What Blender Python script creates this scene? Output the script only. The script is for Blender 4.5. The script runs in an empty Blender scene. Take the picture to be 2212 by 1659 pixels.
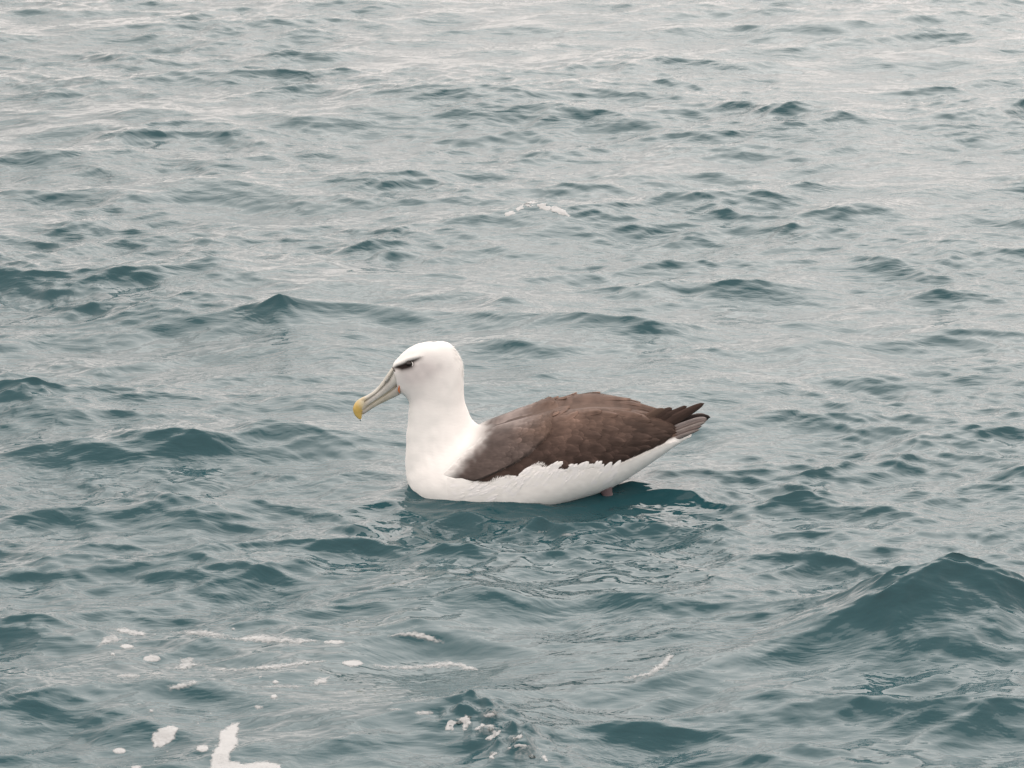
import bpy, math, random
import numpy as np
from mathutils import Vector

rng = np.random.default_rng(7)
random.seed(7)
S = bpy.context.scene
COL = S.collection

# ------------------------------------------------------------------ camera
DEP = math.radians(16.5)            # the bird lies 16.5 degrees below the horizon
DIST = 9.71
HALF = math.radians(8.0)            # half the horizontal angle of view
FPX = 1106.0 / math.tan(HALF)       # focal length in units of a 2212 px wide picture
PITCH = DEP - math.atan(219.0 / FPX)
CAM = np.array([-0.0173, -DIST * math.cos(DEP), DIST * math.sin(DEP)])
cd = bpy.data.cameras.new('camera')
cd.sensor_width = 36.0
cd.lens = 18.0 / math.tan(HALF)
cd.clip_start = 0.05
cd.clip_end = 20000.0
cd.dof.use_dof = True
cd.dof.focus_distance = 9.6
cd.dof.aperture_fstop = 22.0
cam = bpy.data.objects.new('camera', cd)
cam.location = CAM
cam.rotation_euler = (math.pi / 2 - PITCH, 0, 0)
COL.objects.link(cam)
S.camera = cam

# ------------------------------------------------------------------ overcast sky
SUN_EL = math.radians(43.0)
SUN_AZ = math.radians(12.0)         # compass angle, clockwise from +Y: high, beyond the bird
world = bpy.data.worlds.new('World')
S.world = world
world.use_nodes = True
wn = world.node_tree.nodes
wl = world.node_tree.links
wn.clear()
sky = wn.new('ShaderNodeTexSky')
sky.sky_type = 'NISHITA'
sky.sun_disc = False
sky.sun_elevation = SUN_EL
sky.sun_rotation = SUN_AZ
sky.air_density = 1.0
sky.dust_density = 3.0
sky.ozone_density = 1.0
hs = wn.new('ShaderNodeHueSaturation')   # cloud cover takes the blue out of the sky
hs.inputs['Saturation'].default_value = 0.10
bg = wn.new('ShaderNodeBackground')
bg.inputs['Strength'].default_value = 0.15
wo = wn.new('ShaderNodeOutputWorld')
wl.new(sky.outputs[0], hs.inputs['Color'])
deck = wn.new('ShaderNodeMix')           # an even cloud deck in front of most of it
deck.data_type = 'RGBA'
deck.inputs[0].default_value = 0.84
deck.inputs[7].default_value = (7.8, 6.85, 6.38, 1)
wl.new(hs.outputs[0], deck.inputs[6])
wl.new(deck.outputs[2], bg.inputs['Color'])
wl.new(bg.outputs[0], wo.inputs['Surface'])

sd = bpy.data.lights.new('sun', 'SUN')
sd.energy = 0.5
sd.angle = math.radians(50.0)
sd.color = (1.0, 0.97, 0.93)
sun = bpy.data.objects.new('sun', sd)
dv = Vector((math.sin(SUN_AZ) * math.cos(SUN_EL), math.cos(SUN_AZ) * math.cos(SUN_EL), math.sin(SUN_EL)))
sun.rotation_euler = (-dv).to_track_quat('-Z', 'Y').to_euler()
sun.location = (0, -3, 12)
COL.objects.link(sun)

vs = S.view_settings
vs.view_transform = 'Standard'
vs.look = 'None'
vs.gamma = 1.0
vs.use_curve_mapping = False
vs.exposure = 0.56
S.cycles.use_denoising = True
S.cycles.denoiser = 'OPENIMAGEDENOISE'
S.cycles.max_bounces = 6
S.cycles.caustics_reflective = False
S.cycles.caustics_refractive = False


# ------------------------------------------------------------------ helpers
def smooth(a, b, x):  # works downhill too
    t = np.clip((np.asarray(x, float) - a) / (b - a), 0, 1)
    return t * t * (3 - 2 * t)


def ray(px, py):
    """direction through a point of the 2212 x 1659 picture"""
    px = np.asarray(px, float)
    py = np.asarray(py, float)
    u = (px - 1106.0) / FPX
    v = (829.5 - py) / FPX
    c, s = math.cos(PITCH), math.sin(PITCH)
    return np.stack([u, c + v * s, -s + v * c], -1)


def on_plane_y(px, py, Y):
    d = ray(px, py)
    t = (np.asarray(Y, float) - CAM[1]) / d[..., 1]
    return CAM + d * t[..., None]


def on_plane_z(px, py, Z):
    d = ray(px, py)
    t = (np.asarray(Z, float) - CAM[2]) / d[..., 2]
    return CAM + d * t[..., None]


def to_px(P):
    q = np.asarray(P, float) - CAM
    c, s = math.cos(PITCH), math.sin(PITCH)
    z = q[..., 1] * c - q[..., 2] * s
    up = q[..., 1] * s + q[..., 2] * c
    return 1106.0 + FPX * q[..., 0] / z, 829.5 - FPX * up / z, z


def grid_faces(nu, nv, wrap=False):
    i = np.arange(nu - 1)[:, None]
    j = np.arange(nv if wrap else nv - 1)[None, :]
    j2 = (j + 1) % nv
    f = np.stack([i * nv + j, (i + 1) * nv + j, (i + 1) * nv + j2, i * nv + j2], -1)
    return f.reshape(-1, 4)


def mesh_np(name, verts, faces, mat, parent=None, cols=None, smooth_shade=True):
    verts = np.asarray(verts, np.float32).reshape(-1, 3)
    faces = np.asarray(faces, np.int32)
    me = bpy.data.meshes.new(name)
    k = faces.shape[1]
    me.vertices.add(len(verts))
    me.vertices.foreach_set('co', verts.ravel())
    me.loops.add(faces.size)
    me.loops.foreach_set('vertex_index', faces.ravel())
    me.polygons.add(len(faces))
    me.polygons.foreach_set('loop_start', np.arange(len(faces), dtype=np.int32) * k)
    me.polygons.foreach_set('loop_total', np.full(len(faces), k, np.int32))
    me.polygons.foreach_set('use_smooth', np.full(len(faces), smooth_shade, bool))
    me.update(calc_edges=True)
    if cols is not None:
        ca = me.color_attributes.new('col', 'FLOAT_COLOR', 'POINT')
        c4 = np.ones((len(verts), 4), np.float32)
        c4[:, :3] = np.asarray(cols, np.float32).reshape(-1, 3)
        ca.data.foreach_set('color', c4.ravel())
    me.materials.append(mat)
    o = bpy.data.objects.new(name, me)
    COL.objects.link(o)
    if parent is not None:
        o.parent = parent
    return o


def compact(verts, faces, keep_face, *attrs):
    f = faces[keep_face]
    used = np.unique(f)
    remap = np.full(len(verts), -1, np.int64)
    remap[used] = np.arange(len(used))
    return (verts[used], remap[f]) + tuple(a[used] for a in attrs)


def catmull(P, n):
    """smooth curve through the rows of P, n rows out, parameter spread by row index"""
    P = np.asarray(P, float)
    m = len(P)
    t = np.linspace(0, m - 1, n) if np.isscalar(n) else np.asarray(n, float)
    i = np.clip(np.floor(t).astype(int), 0, m - 2)
    f = (t - i)[:, None]
    g = lambda k: P[np.clip(k, 0, m - 1)]
    p0, p1, p2, p3 = g(i - 1), g(i), g(i + 1), g(i + 2)
    p0 = np.where((i == 0)[:, None], 2 * p1 - p2, p0)
    p3 = np.where((i == m - 2)[:, None], 2 * p2 - p1, p3)
    return 0.5 * (2 * p1 + (p2 - p0) * f + (2 * p0 - 5 * p1 + 4 * p2 - p3) * f ** 2
                  + (3 * p1 - p0 - 3 * p2 + p3) * f ** 3)


def poly_sdf(px, py, poly):
    """signed distance to a closed polygon, positive inside"""
    poly = np.asarray(poly, float)
    x = np.asarray(px, float)
    y = np.asarray(py, float)
    d2 = np.full(x.shape, 1e12)
    ins = np.zeros(x.shape, bool)
    for a, b in zip(poly, np.roll(poly, -1, 0)):
        ex, ey = b - a
        wx, wy = x - a[0], y - a[1]
        h = np.clip((wx * ex + wy * ey) / (ex * ex + ey * ey + 1e-12), 0, 1)
        d2 = np.minimum(d2, (wx - ex * h) ** 2 + (wy - ey * h) ** 2)
        if abs(ey) > 1e-9:
            cr = ((a[1] > y) != (b[1] > y)) & (x < ex * (y - a[1]) / ey + a[0])
            ins ^= cr
    d = np.sqrt(d2)
    return np.where(ins, d, -d)


class VNoise:
    """tiling value noise on an integer lattice, cubic interpolated"""
    def __init__(self, n=64, seed=1):
        self.n = n
        self.t = np.random.default_rng(seed).standard_normal((n, n))

    def __call__(self, x, y):
        n = self.n
        xi = np.floor(x).astype(int)
        yi = np.floor(y).astype(int)
        fx = x - xi
        fy = y - yi
        fx = fx * fx * (3 - 2 * fx)
        fy = fy * fy * (3 - 2 * fy)
        t = self.t
        a = t[xi % n, yi % n] * (1 - fx) + t[(xi + 1) % n, yi % n] * fx
        b = t[xi % n, (yi + 1) % n] * (1 - fx) + t[(xi + 1) % n, (yi + 1) % n] * fx
        return a * (1 - fy) + b * fy


def tag(o, label=None, cat=None, group=None, kind=None):
    if label:
        o['label'] = label
    if cat:
        o['category'] = cat
    if group:
        o['group'] = group
    if kind:
        o['kind'] = kind
    return o


def new_mat(name):
    m = bpy.data.materials.new(name)
    m.use_nodes = True
    nt = m.node_tree
    return m, nt, nt.nodes['Principled BSDF']


# ------------------------------------------------------------------ materials
def water_material():
    m, nt, b = new_mat('sea_water')
    N, L = nt.nodes, nt.links
    b.inputs['Base Color'].default_value = (0.014, 0.061, 0.074, 1)
    b.inputs['Roughness'].default_value = 0.06
    b.inputs['IOR'].default_value = 1.333
    geo = N.new('ShaderNodeNewGeometry')
    # warp the ripple field so that the streaks wander
    warp = N.new('ShaderNodeTexNoise')
    warp.inputs['Scale'].default_value = 2.2
    warp.inputs['Detail'].default_value = 2
    L.new(geo.outputs['Position'], warp.inputs['Vector'])
    sub = N.new('ShaderNodeVectorMath'); sub.operation = 'SUBTRACT'
    sub.inputs[1].default_value = (0.5, 0.5, 0.5)
    L.new(warp.outputs['Color'], sub.inputs[0])
    sc = N.new('ShaderNodeVectorMath'); sc.operation = 'SCALE'
    sc.inputs['Scale'].default_value = 0.35
    L.new(sub.outputs[0], sc.inputs[0])
    add = N.new('ShaderNodeVectorMath'); add.operation = 'ADD'
    L.new(geo.outputs['Position'], add.inputs[0]); L.new(sc.outputs[0], add.inputs[1])

    def streak(rot, scl, scale, detail):
        mp = N.new('ShaderNodeMapping')
        mp.inputs['Rotation'].default_value = (0, 0, rot)
        mp.inputs['Scale'].default_value = scl
        L.new(add.outputs[0], mp.inputs['Vector'])
        t = N.new('ShaderNodeTexNoise')
        t.inputs['Scale'].default_value = scale
        t.inputs['Detail'].default_value = detail
        t.inputs['Roughness'].default_value = 0.55
        L.new(mp.outputs[0], t.inputs['Vector'])
        return t.outputs[0]
    s1 = streak(0.35, (0.36, 1, 1), 26, 2)
    s2 = streak(-0.5, (0.40, 1, 1), 44, 2)
    mx = N.new('ShaderNodeMath'); mx.operation = 'MULTIPLY_ADD'
    mx.inputs[1].default_value = 0.5
    L.new(s2, mx.inputs[0]); L.new(s1, mx.inputs[2])
    # gusts: ripples come in patches
    gust = N.new('ShaderNodeTexNoise')
    gust.inputs['Scale'].default_value = 0.9
    gust.inputs['Detail'].default_value = 3
    L.new(geo.outputs['Position'], gust.inputs['Vector'])
    mr = N.new('ShaderNodeMapRange')
    mr.inputs['From Min'].default_value = 0.35
    mr.inputs['From Max'].default_value = 0.62
    mr.inputs['To Min'].default_value = 0.55
    mr.inputs['To Max'].default_value = 1.0
    L.new(gust.outputs[0], mr.inputs['Value'])
    bp = N.new('ShaderNodeBump')
    bp.inputs['Distance'].default_value = 0.0048
    L.new(mx.outputs[0], bp.inputs['Height'])
    L.new(mr.outputs[0], bp.inputs['Strength'])
    L.new(bp.outputs[0], b.inputs['Normal'])
    return m


def plumage_material(name, rough=0.85, bump=0.0008, scale=(90, 90, 260), var=0.10, sheen=0.1):
    """feathers: colour from the plumage pattern, broken up by barb-like grain"""
    m, nt, b = new_mat(name)
    N, L = nt.nodes, nt.links
    at = N.new('ShaderNodeAttribute')
    at.attribute_name = 'col'
    tc = N.new('ShaderNodeTexCoord')
    mp = N.new('ShaderNodeMapping')
    mp.inputs['Scale'].default_value = scale
    mp.inputs['Rotation'].default_value = (0, 0.4, 0)
    L.new(tc.outputs['Object'], mp.inputs['Vector'])
    ns = N.new('ShaderNodeTexNoise')
    ns.inputs['Scale'].default_value = 1.0
    ns.inputs['Detail'].default_value = 4
    L.new(mp.outputs[0], ns.inputs['Vector'])
    big = N.new('ShaderNodeTexNoise')
    big.inputs['Scale'].default_value = 24
    big.inputs['Detail'].default_value = 3
    L.new(tc.outputs['Object'], big.inputs['Vector'])
    s = N.new('ShaderNodeMath'); s.operation = 'ADD'
    L.new(ns.outputs[0], s.inputs[0]); L.new(big.outputs[0], s.inputs[1])
    mr = N.new('ShaderNodeMapRange')
    mr.inputs['From Min'].default_value = 0.6
    mr.inputs['From Max'].default_value = 1.4
    mr.inputs['To Min'].default_value = 1 - var
    mr.inputs['To Max'].default_value = 1 + var
    L.new(s.outputs[0], mr.inputs['Value'])
    mul = N.new('ShaderNodeVectorMath'); mul.operation = 'SCALE'
    L.new(at.outputs['Color'], mul.inputs[0]); L.new(mr.outputs[0], mul.inputs['Scale'])
    L.new(mul.outputs[0], b.inputs['Base Color'])
    b.inputs['Roughness'].default_value = rough
    b.inputs['Specular IOR Level'].default_value = 0.2
    b.inputs['Sheen Weight'].default_value = sheen
    bp = N.new('ShaderNodeBump')
    bp.inputs['Distance'].default_value = bump
    bp.inputs['Strength'].default_value = 1.0
    L.new(ns.outputs[0], bp.inputs['Height'])
    L.new(bp.outputs[0], b.inputs['Normal'])
    return m


def plain_material(name, col, rough=0.5, noise=0.08, nscale=60, bump=0.0, spec=0.5, use_attr=False):
    m, nt, b = new_mat(name)
    N, L = nt.nodes, nt.links
    tc = N.new('ShaderNodeTexCoord')
    ns = N.new('ShaderNodeTexNoise')
    ns.inputs['Scale'].default_value = nscale
    ns.inputs['Detail'].default_value = 4
    L.new(tc.outputs['Object'], ns.inputs['Vector'])
    mr = N.new('ShaderNodeMapRange')
    mr.inputs['From Min'].default_value = 0.3
    mr.inputs['From Max'].default_value = 0.7
    mr.inputs['To Min'].default_value = 1 - noise
    mr.inputs['To Max'].default_value = 1 + noise
    L.new(ns.outputs[0], mr.inputs['Value'])
    mul = N.new('ShaderNodeVectorMath'); mul.operation = 'SCALE'
    if use_attr:
        at = N.new('ShaderNodeAttribute'); at.attribute_name = 'col'
        L.new(at.outputs['Color'], mul.inputs[0])
    else:
        mul.inputs[0].default_value = col
    L.new(mr.outputs[0], mul.inputs['Scale'])
    L.new(mul.outputs[0], b.inputs['Base Color'])
    b.inputs['Roughness'].default_value = rough
    b.inputs['Specular IOR Level'].default_value = spec
    if bump:
        bp = N.new('ShaderNodeBump')
        bp.inputs['Distance'].default_value = bump
        L.new(ns.outputs[0], bp.inputs['Height'])
        L.new(bp.outputs[0], b.inputs['Normal'])
    return m


M_water = water_material()
M_white = plumage_material('white_plumage', 0.9, 0.0005, (60, 60, 170), 0.02, 0.02)
M_brown = plumage_material('brown_plumage', 0.75, 0.0010, (45, 80, 210), 0.20, 0.03)
M_horn = plain_material('bill_horn', (0.5, 0.5, 0.45), 0.38, 0.10, 70, 0.0004, 0.5, True)
M_eye = plain_material('eye_brown', (0.012, 0.008, 0.006), 0.06, 0.1, 90)
M_skin = plain_material('foot_skin', (0.125, 0.09, 0.096), 0.45, 0.15, 120, 0.0008)

# ------------------------------------------------------------------ the sea
TL, TN = 16.0, 2048                 # tile size in metres, samples
TX0, TY0 = -8.0, -4.5               # tile corner: covers everything in view


def build_sea_tile():
    r = np.random.default_rng(21)
    dk = 2 * np.pi / TL
    kx = np.fft.fftfreq(TN, 1.0 / TN) * dk
    ky = np.fft.rfftfreq(TN, 1.0 / TN) * dk
    KX, KY = np.meshgrid(kx, ky, indexing='ij')
    K = np.hypot(KX, KY)
    K[0, 0] = 1
    ang = np.arctan2(KY, KX)                       # two crossing trains run towards the camera
    c1 = np.abs(np.cos(ang - math.radians(-66)))
    c2 = np.abs(np.cos(ang - math.radians(-112)))
    shape = (1, 1)
    white = np.fft.rfft2(r.standard_normal((TN, TN)))

    def band(amp_k, spread, mix):
        d = mix + (1 - mix) * (0.62 * c1 ** spread + 0.38 * c2 ** spread)
        return white * amp_k * np.sqrt(d)
    kp = 2 * np.pi / 1.6
    # height amplitude ~ k^-2 (slope roughly even per octave)
    A = K ** -2.25 * np.exp(-0.6 * (kp / K) ** 2) * np.exp(-(K / (2 * np.pi / 0.022)) ** 2)
    A *= 1 + 1.3 * np.exp(-(np.log(K * 0.38 / (2 * np.pi)) / 0.6) ** 2)     # crowded short crests
    A[0, 0] = 0
    ksplit = 2 * np.pi / 0.22
    lo = np.exp(-(K / ksplit) ** 2)
    H_lo = band(A * lo, 6.0, 0.06)
    H_hi = band(A * K ** 0.45 * (1 - lo), 6.0, 0.06)
    h_lo = np.fft.irfft2(H_lo, s=(TN, TN))
    h_hi = np.fft.irfft2(H_hi, s=(TN, TN))
    step = TL / TN
    g = np.gradient(h_lo, step)
    h_lo *= SLOPE_LO / math.sqrt(np.mean(g[0] ** 2 + g[1] ** 2))
    g = np.gradient(h_hi, step)
    h_hi *= SLOPE_HI / math.sqrt(np.mean(g[0] ** 2 + g[1] ** 2))
    x = TX0 + np.arange(TN) * step
    y = TY0 + np.arange(TN) * step
    X, Y = np.meshgrid(x, y, indexing='ij')
    # the bird sits in a quieter hollow of its own
    rb = np.hypot((X - 0.02) / 0.60, (Y + 0.02) / 0.42)
    calm = smooth(0.75, 1.9, rb)
    h_lo *= 0.45 + 0.55 * calm
    vn = VNoise(64, 5)
    gust = 0.5 + 0.9 * smooth(-0.9, 0.9, vn(X * 0.8, Y * 0.8) + 0.6 * vn(X * 2.1 + 9, Y * 2.1))
    # slick foreground
    slick = 1 - 0.55 * np.exp(-(((X + 0.45) / 0.75) ** 2 + ((Y + 1.62) / 0.40) ** 2))
    h_hi *= gust * slick * (1.7 - 0.7 * calm)
    far = 1 - 0.25 * smooth(0.5, 8.0, Y)             # the wind is lighter out there
    h = (h_lo + h_hi * far) * (1 - 0.10 * smooth(2.0, 9.0, Y))
    # crests that the place itself has: (px, py, height, half length, half width, turn, sharpness)
    for (px, py, amp, hl, hw, turn, shp) in CRESTS:
        c = on_plane_z(px, py, amp * CREST_GAIN * 0.85)
        a = math.radians(turn)
        rr = 4.0 * max(hl, hw)
        i0, i1 = np.searchsorted(x, [c[0] - rr, c[0] + rr])
        j0, j1 = np.searchsorted(y, [c[1] - rr, c[1] + rr])
        dx, dy = X[i0:i1, j0:j1] - c[0], Y[i0:i1, j0:j1] - c[1]
        u = dx * math.cos(a) + dy * math.sin(a)
        v = -dx * math.sin(a) + dy * math.cos(a)
        v = np.where(v > 0, v * 0.75, v)           # steeper on the near side
        q = np.sqrt((u / hl) ** 2 + (v / hw) ** 2 + 1e-4)
        h[i0:i1, j0:j1] += CREST_GAIN * amp * np.exp(-q ** shp) * smooth(4.0, 3.0, q)
    # the bird pushes up a low bow swell, ring ripples run out from it
    wob = np.hypot((X - 0.02) / 1.45, Y) - 0.13
    h += 0.004 * np.sin(wob * 2 * np.pi / 0.16) * np.exp(-np.abs(wob) / 0.25) * smooth(0.0, 0.1, wob)
    dh = (np.hypot((X + 0.03) / 0.27, Y / 0.165) - 1) * 0.2          # water lapping at the plumage
    vl = VNoise(64, 15)
    h += 0.0045 * np.exp(-np.abs(dh) / 0.03) * (0.2 + vl(X * 14, Y * 14) * 0.7 + 0.4 * vl(X * 33, Y * 33))
    # water welling up in rounded lumps in the foreground
    for (bx, by, br, bf) in LUMPS:
        c = on_plane_z(162 + 0.4883 * bx, 1317.6 + 0.4883 * by, 0.0)
        R = br * 0.4883 * 0.98e-3
        i0, i1 = np.searchsorted(x, [c[0] - 2 * R, c[0] + 2 * R])
        j0, j1 = np.searchsorted(y, [c[1] - 2 * R, c[1] + 2 * R])
        q = ((X[i0:i1, j0:j1] - c[0]) / R) ** 2 + ((Y[i0:i1, j0:j1] - c[1]) / (1.15 * R)) ** 2
        bump = R * bf * np.sqrt(np.clip(1 - q, 0, 1))
        base_h = h[i0:i1, j0:j1]
        h[i0:i1, j0:j1] = np.maximum(base_h, 0.6 * base_h + 0.4 * base_h.mean() + bump)
    h -= h.mean()
    Hf = np.fft.rfft2(h)
    choppy = CHOP * np.exp(-(K / (2 * np.pi / 0.045)) ** 2)
    Dx = np.fft.irfft2(1j * KX / K * Hf * choppy, s=(TN, TN))
    Dy = np.fft.irfft2(1j * KY / K * Hf * choppy, s=(TN, TN))
    return h, Dx, Dy


SLOPE_LO, SLOPE_HI, CHOP, CREST_GAIN = 0.088, 0.180, 1.0, 0.46
LUMPS = [(1828, 560, 62, 0.75), (2000, 670, 92, 0.6), (1850, 490, 58, 0.6), (1715, 520, 62, 0.55), (1945, 605, 56, 0.7), (1765, 455, 54, 0.55),
         (1905, 455, 46, 0.5), (1850, 655, 36, 0.7), (1668, 520, 36, 0.6), (1715, 428, 42, 0.5), (1890, 535, 42, 0.6), (1790, 610, 44, 0.5),
         (2060, 600, 60, 0.5), (1980, 520, 60, 0.5), (1930, 690, 50, 0.5)]
CRESTS = [
    # px, py, height, half length (m), half width (m), turn (deg in plan), sharpness
    (2085, 1228, 0.420, 0.38, 0.21, 24, 1.9),
    (2090, 1232, 0.090, 0.07, 0.06, 0, 1.6),
    (1900, 1345, 0.050, 0.28, 0.14, 35, 1.3),
    (1640, 1420, 0.040, 0.30, 0.10, 20, 1.3),
    (1460, 1415, 0.045, 0.10, 0.08, -30, 1.2),
    (602, 655, 0.170, 0.13, 0.12, 60, 1.45),
    (740, 662, 0.060, 0.22, 0.10, -15, 1.4),
    (1105, 645, 0.085, 0.16, 0.10, -10, 1.3),
    (1250, 690, 0.060, 0.26, 0.10, -20, 1.5),
    (1400, 705, 0.045, 0.20, 0.10, -20, 1.4),
    (1150, 445, 0.090, 0.30, 0.12, 18, 1.3),
    (950, 182, 0.150, 0.60, 0.35, -8, 1.6),
    (1500, 240, 0.060, 0.70, 0.25, 15, 1.6),
    (1700, 240, 0.120, 0.40, 0.28, 10, 1.4),
    (2190, 232, 0.140, 0.30, 0.25, 20, 1.2),
    (460, 560, 0.110, 0.20, 0.15, 40, 1.2),
    (150, 600, 0.075, 0.80, 0.14, 0, 1.6),
    (20, 845, 0.110, 0.35, 0.16, 0, 1.3),
    (145, 880, 0.080, 0.25, 0.14, -20, 1.4),
    (330, 950, 0.060, 0.30, 0.12, 25, 1.4),
    (430, 968, 0.055, 0.22, 0.10, -15, 1.4),
    (700, 840, 0.060, 0.20, 0.10, 20, 1.3),
    (690, 938, 0.055, 0.22, 0.09, -30, 1.3),
    (570, 925, 0.050, 0.14, 0.09, -30, 1.3),
    (60, 1105, 0.050, 0.14, 0.09, -10, 1.3),
    (180, 990, 0.055, 0.30, 0.12, -15, 1.5),
    (1650, 415, 0.070, 0.25, 0.12, 10, 1.4),
    (1820, 468, 0.060, 0.16, 0.12, -10, 1.3),
    (1945, 982, 0.050, 0.10, 0.08, 10, 1.2),
    (1740, 722, 0.050, 0.14, 0.09, -10, 1.3),
    (950, 1240, 0.055, 0.09, 0.08, 0, 1.3),
    (1050, 1290, 0.045, 0.16, 0.08, -45, 1.3),
    (860, 1240, 0.025, 0.12, 0.06, 0, 1.3),
    (350, 1475, 0.060, 0.26, 0.12, 5, 1.5),
    (60, 1510, 0.055, 0.22, 0.12, 15, 1.5),
    (1010, 1530, 0.045, 0.12, 0.08, -20, 1.4),
    (1150, 1590, 0.045, 0.16, 0.10, -35, 1.4),
    (985, 1545, 0.030, 0.05, 0.04, 10, 1.6),
    (1040, 1530, 0.030, 0.05, 0.035, -10, 1.6),
    (1060, 1570, 0.030, 0.05, 0.04, -10, 1.6),
    (1110, 1560, 0.030, 0.06, 0.035, -20, 1.6),
    (1135, 1620, 0.030, 0.06, 0.04, -20, 1.6),
    (1830, 320, 0.080, 0.50, 0.24, 10, 1.6),
    (330, 265, 0.090, 0.40, 0.24, 10, 1.5),
    (60, 320, 0.090, 0.40, 0.20, -10, 1.5),
    (1810, 40, 0.120, 0.50, 0.30, 10, 1.4),
    (1340, 150, 0.080, 0.35, 0.25, -10, 1.4),
    (830, 480, 0.050, 0.35, 0.15, 12, 1.5),
    (1550, 610, 0.055, 0.25, 0.12, 15, 1.5),
]
H_T, DX_T, DY_T = build_sea_tile()


def tile_sample(T, x, y):
    fx = (np.asarray(x) - TX0) / TL * TN
    fy = (np.asarray(y) - TY0) / TL * TN
    ix = np.floor(fx).astype(np.int64)
    iy = np.floor(fy).astype(np.int64)
    fx = fx - ix
    fy = fy - iy
    a = T[ix % TN, iy % TN] * (1 - fx) + T[(ix + 1) % TN, iy % TN] * fx
    b = T[ix % TN, (iy + 1) % TN] * (1 - fx) + T[(ix + 1) % TN, (iy + 1) % TN] * fx
    return a * (1 - fy) + b * fy


def sea(x, y):
    """point of the water surface that belongs to rest position (x, y)"""
    x = np.asarray(x, float)
    y = np.asarray(y, float)
    r = np.hypot(x, y - 3)
    fade = 1 - 0.9 * smooth(14, 60, r)
    return np.stack([x + tile_sample(DX_T, x, y) * fade, y + tile_sample(DY_T, x, y) * fade,
                     tile_sample(H_T, x, y) * fade], -1)


def sea_normal(x, y, e=0.006):
    a = sea(x + e, y) - sea(x - e, y)
    b = sea(x, y + e) - sea(x, y - e)
    n = np.cross(a, b)
    return n / np.linalg.norm(n, axis=-1, keepdims=True)


def spread(lo, hi, fine, grow, far):
    """coordinates from lo to hi at fine spacing, then growing out to far on both sides"""
    out = [np.arange(lo, hi + 1e-9, fine)]
    for sgn, start in ((1, out[0][-1]), (-1, lo)):
        v, s, pos = [], fine, start
        while abs(pos) < far:
            s *= grow if s < 0.02 else 1.35
            pos += sgn * s
            v.append(pos)
        out = [np.array(v[::-1])] + out if sgn < 0 else out + [np.array(v)]
    return np.concatenate(out)


gx = spread(-1.7, 1.7, 0.0080, 1.0035, 3000)
y_near = np.arange(-3.0, 0.6, 0.0085)
yv, s_, p_ = [], 0.0085, y_near[-1]
while p_ < 6000:
    s_ *= 1.0012 if p_ < 11.5 else 1.35
    p_ += s_
    yv.append(p_)
yb, s_, p_ = [], 0.0085, y_near[0]
while p_ > -3000:
    s_ *= 1.25
    p_ -= s_
    yb.append(p_)
gy = np.concatenate([np.array(yb[::-1]), y_near, np.array(yv)])
GX, GY = np.meshgrid(gx, gy, indexing='ij')
V = sea(GX, GY).reshape(-1, 3)
water = mesh_np('water', V, grid_faces(len(gx), len(gy)), M_water)
tag(water, 'choppy grey teal sea water with ripples', None, None, 'structure')
print('WATER', len(gx), len(gy), 'h std', H_T.std(), 'h at bird', sea(0.0, -0.16), sea(-0.25, 0))

# ------------------------------------------------------------------ the albatross
bird = bpy.data.objects.new('albatross', None)
COL.objects.link(bird)
tag(bird, 'white albatross with brown folded wings and pale yellow tipped bill floating on the sea', 'albatross')

# rings of the body: (ventral px, py), (dorsal px, py), half width mm, squareness, ridge mm
RINGS = [
    ((861, 846), (849, 792), 17, 2.0, 0),
    ((866, 850), (852, 783), 23, 2.0, 0),
    ((872, 854), (862, 770), 28, 2.0, 0),
    ((878, 860), (880, 754), 35, 2.0, 0),
    ((882, 868), (907, 741.5), 41, 2.0, 0),
    ((883, 877), (938, 738), 45, 2.1, 0),
    ((882, 887), (968, 741), 48, 2.1, 0),
    ((881, 900), (988, 761), 51, 2.1, 0),
    ((880, 918), (1000, 788), 54, 2.1, 0),
    ((878, 938), (1001, 824), 57, 2.1, 0),
    ((877, 960), (1003, 862), 62, 2.1, 0),
    ((876, 984), (1013, 894), 72, 2.1, 0),
    ((876, 1010), (1027, 915), 87, 2.1, 0),
    ((879, 1036), (1048, 923), 106, 2.15, 0),
    ((892, 1066), (1080, 915), 128, 2.2, 1),
    ((930, 1096), (1120, 903), 146, 2.3, 4),
    ((992, 1114), (1166, 892), 155, 2.4, 9),
    ((1075, 1115), (1212, 884), 158, 2.5, 14),
    ((1152, 1096), (1250, 879), 156, 2.5, 17),
    ((1224, 1072), (1285, 877), 149, 2.5, 17),
    ((1292, 1050), (1318, 880), 137, 2.4, 15),
    ((1345, 1026), (1355, 885), 119, 2.3, 12),
    ((1388, 1001), (1395, 894), 94, 2.2, 9),
    ((1428, 978), (1436, 908), 66, 2.1, 6),
    ((1462, 957), (1472, 926), 40, 2.0, 3),
    ((1488, 943), (1494, 938), 14, 2.0, 0),
]
NR = len(RINGS)
_v = on_plane_y([r[0][0] for r in RINGS], [r[0][1] for r in RINGS], np.zeros(NR))
_d = on_plane_y([r[1][0] for r in RINGS], [r[1][1] for r in RINGS], np.zeros(NR))
CTRL = np.concatenate([_v[:, [0, 2]], _d[:, [0, 2]],
                       np.array([[r[2] / 1000.0 * (1.08 if i > 12 else 1.0), r[3], r[4] / 1000.0] for i, r in enumerate(RINGS)])], 1)


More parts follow.
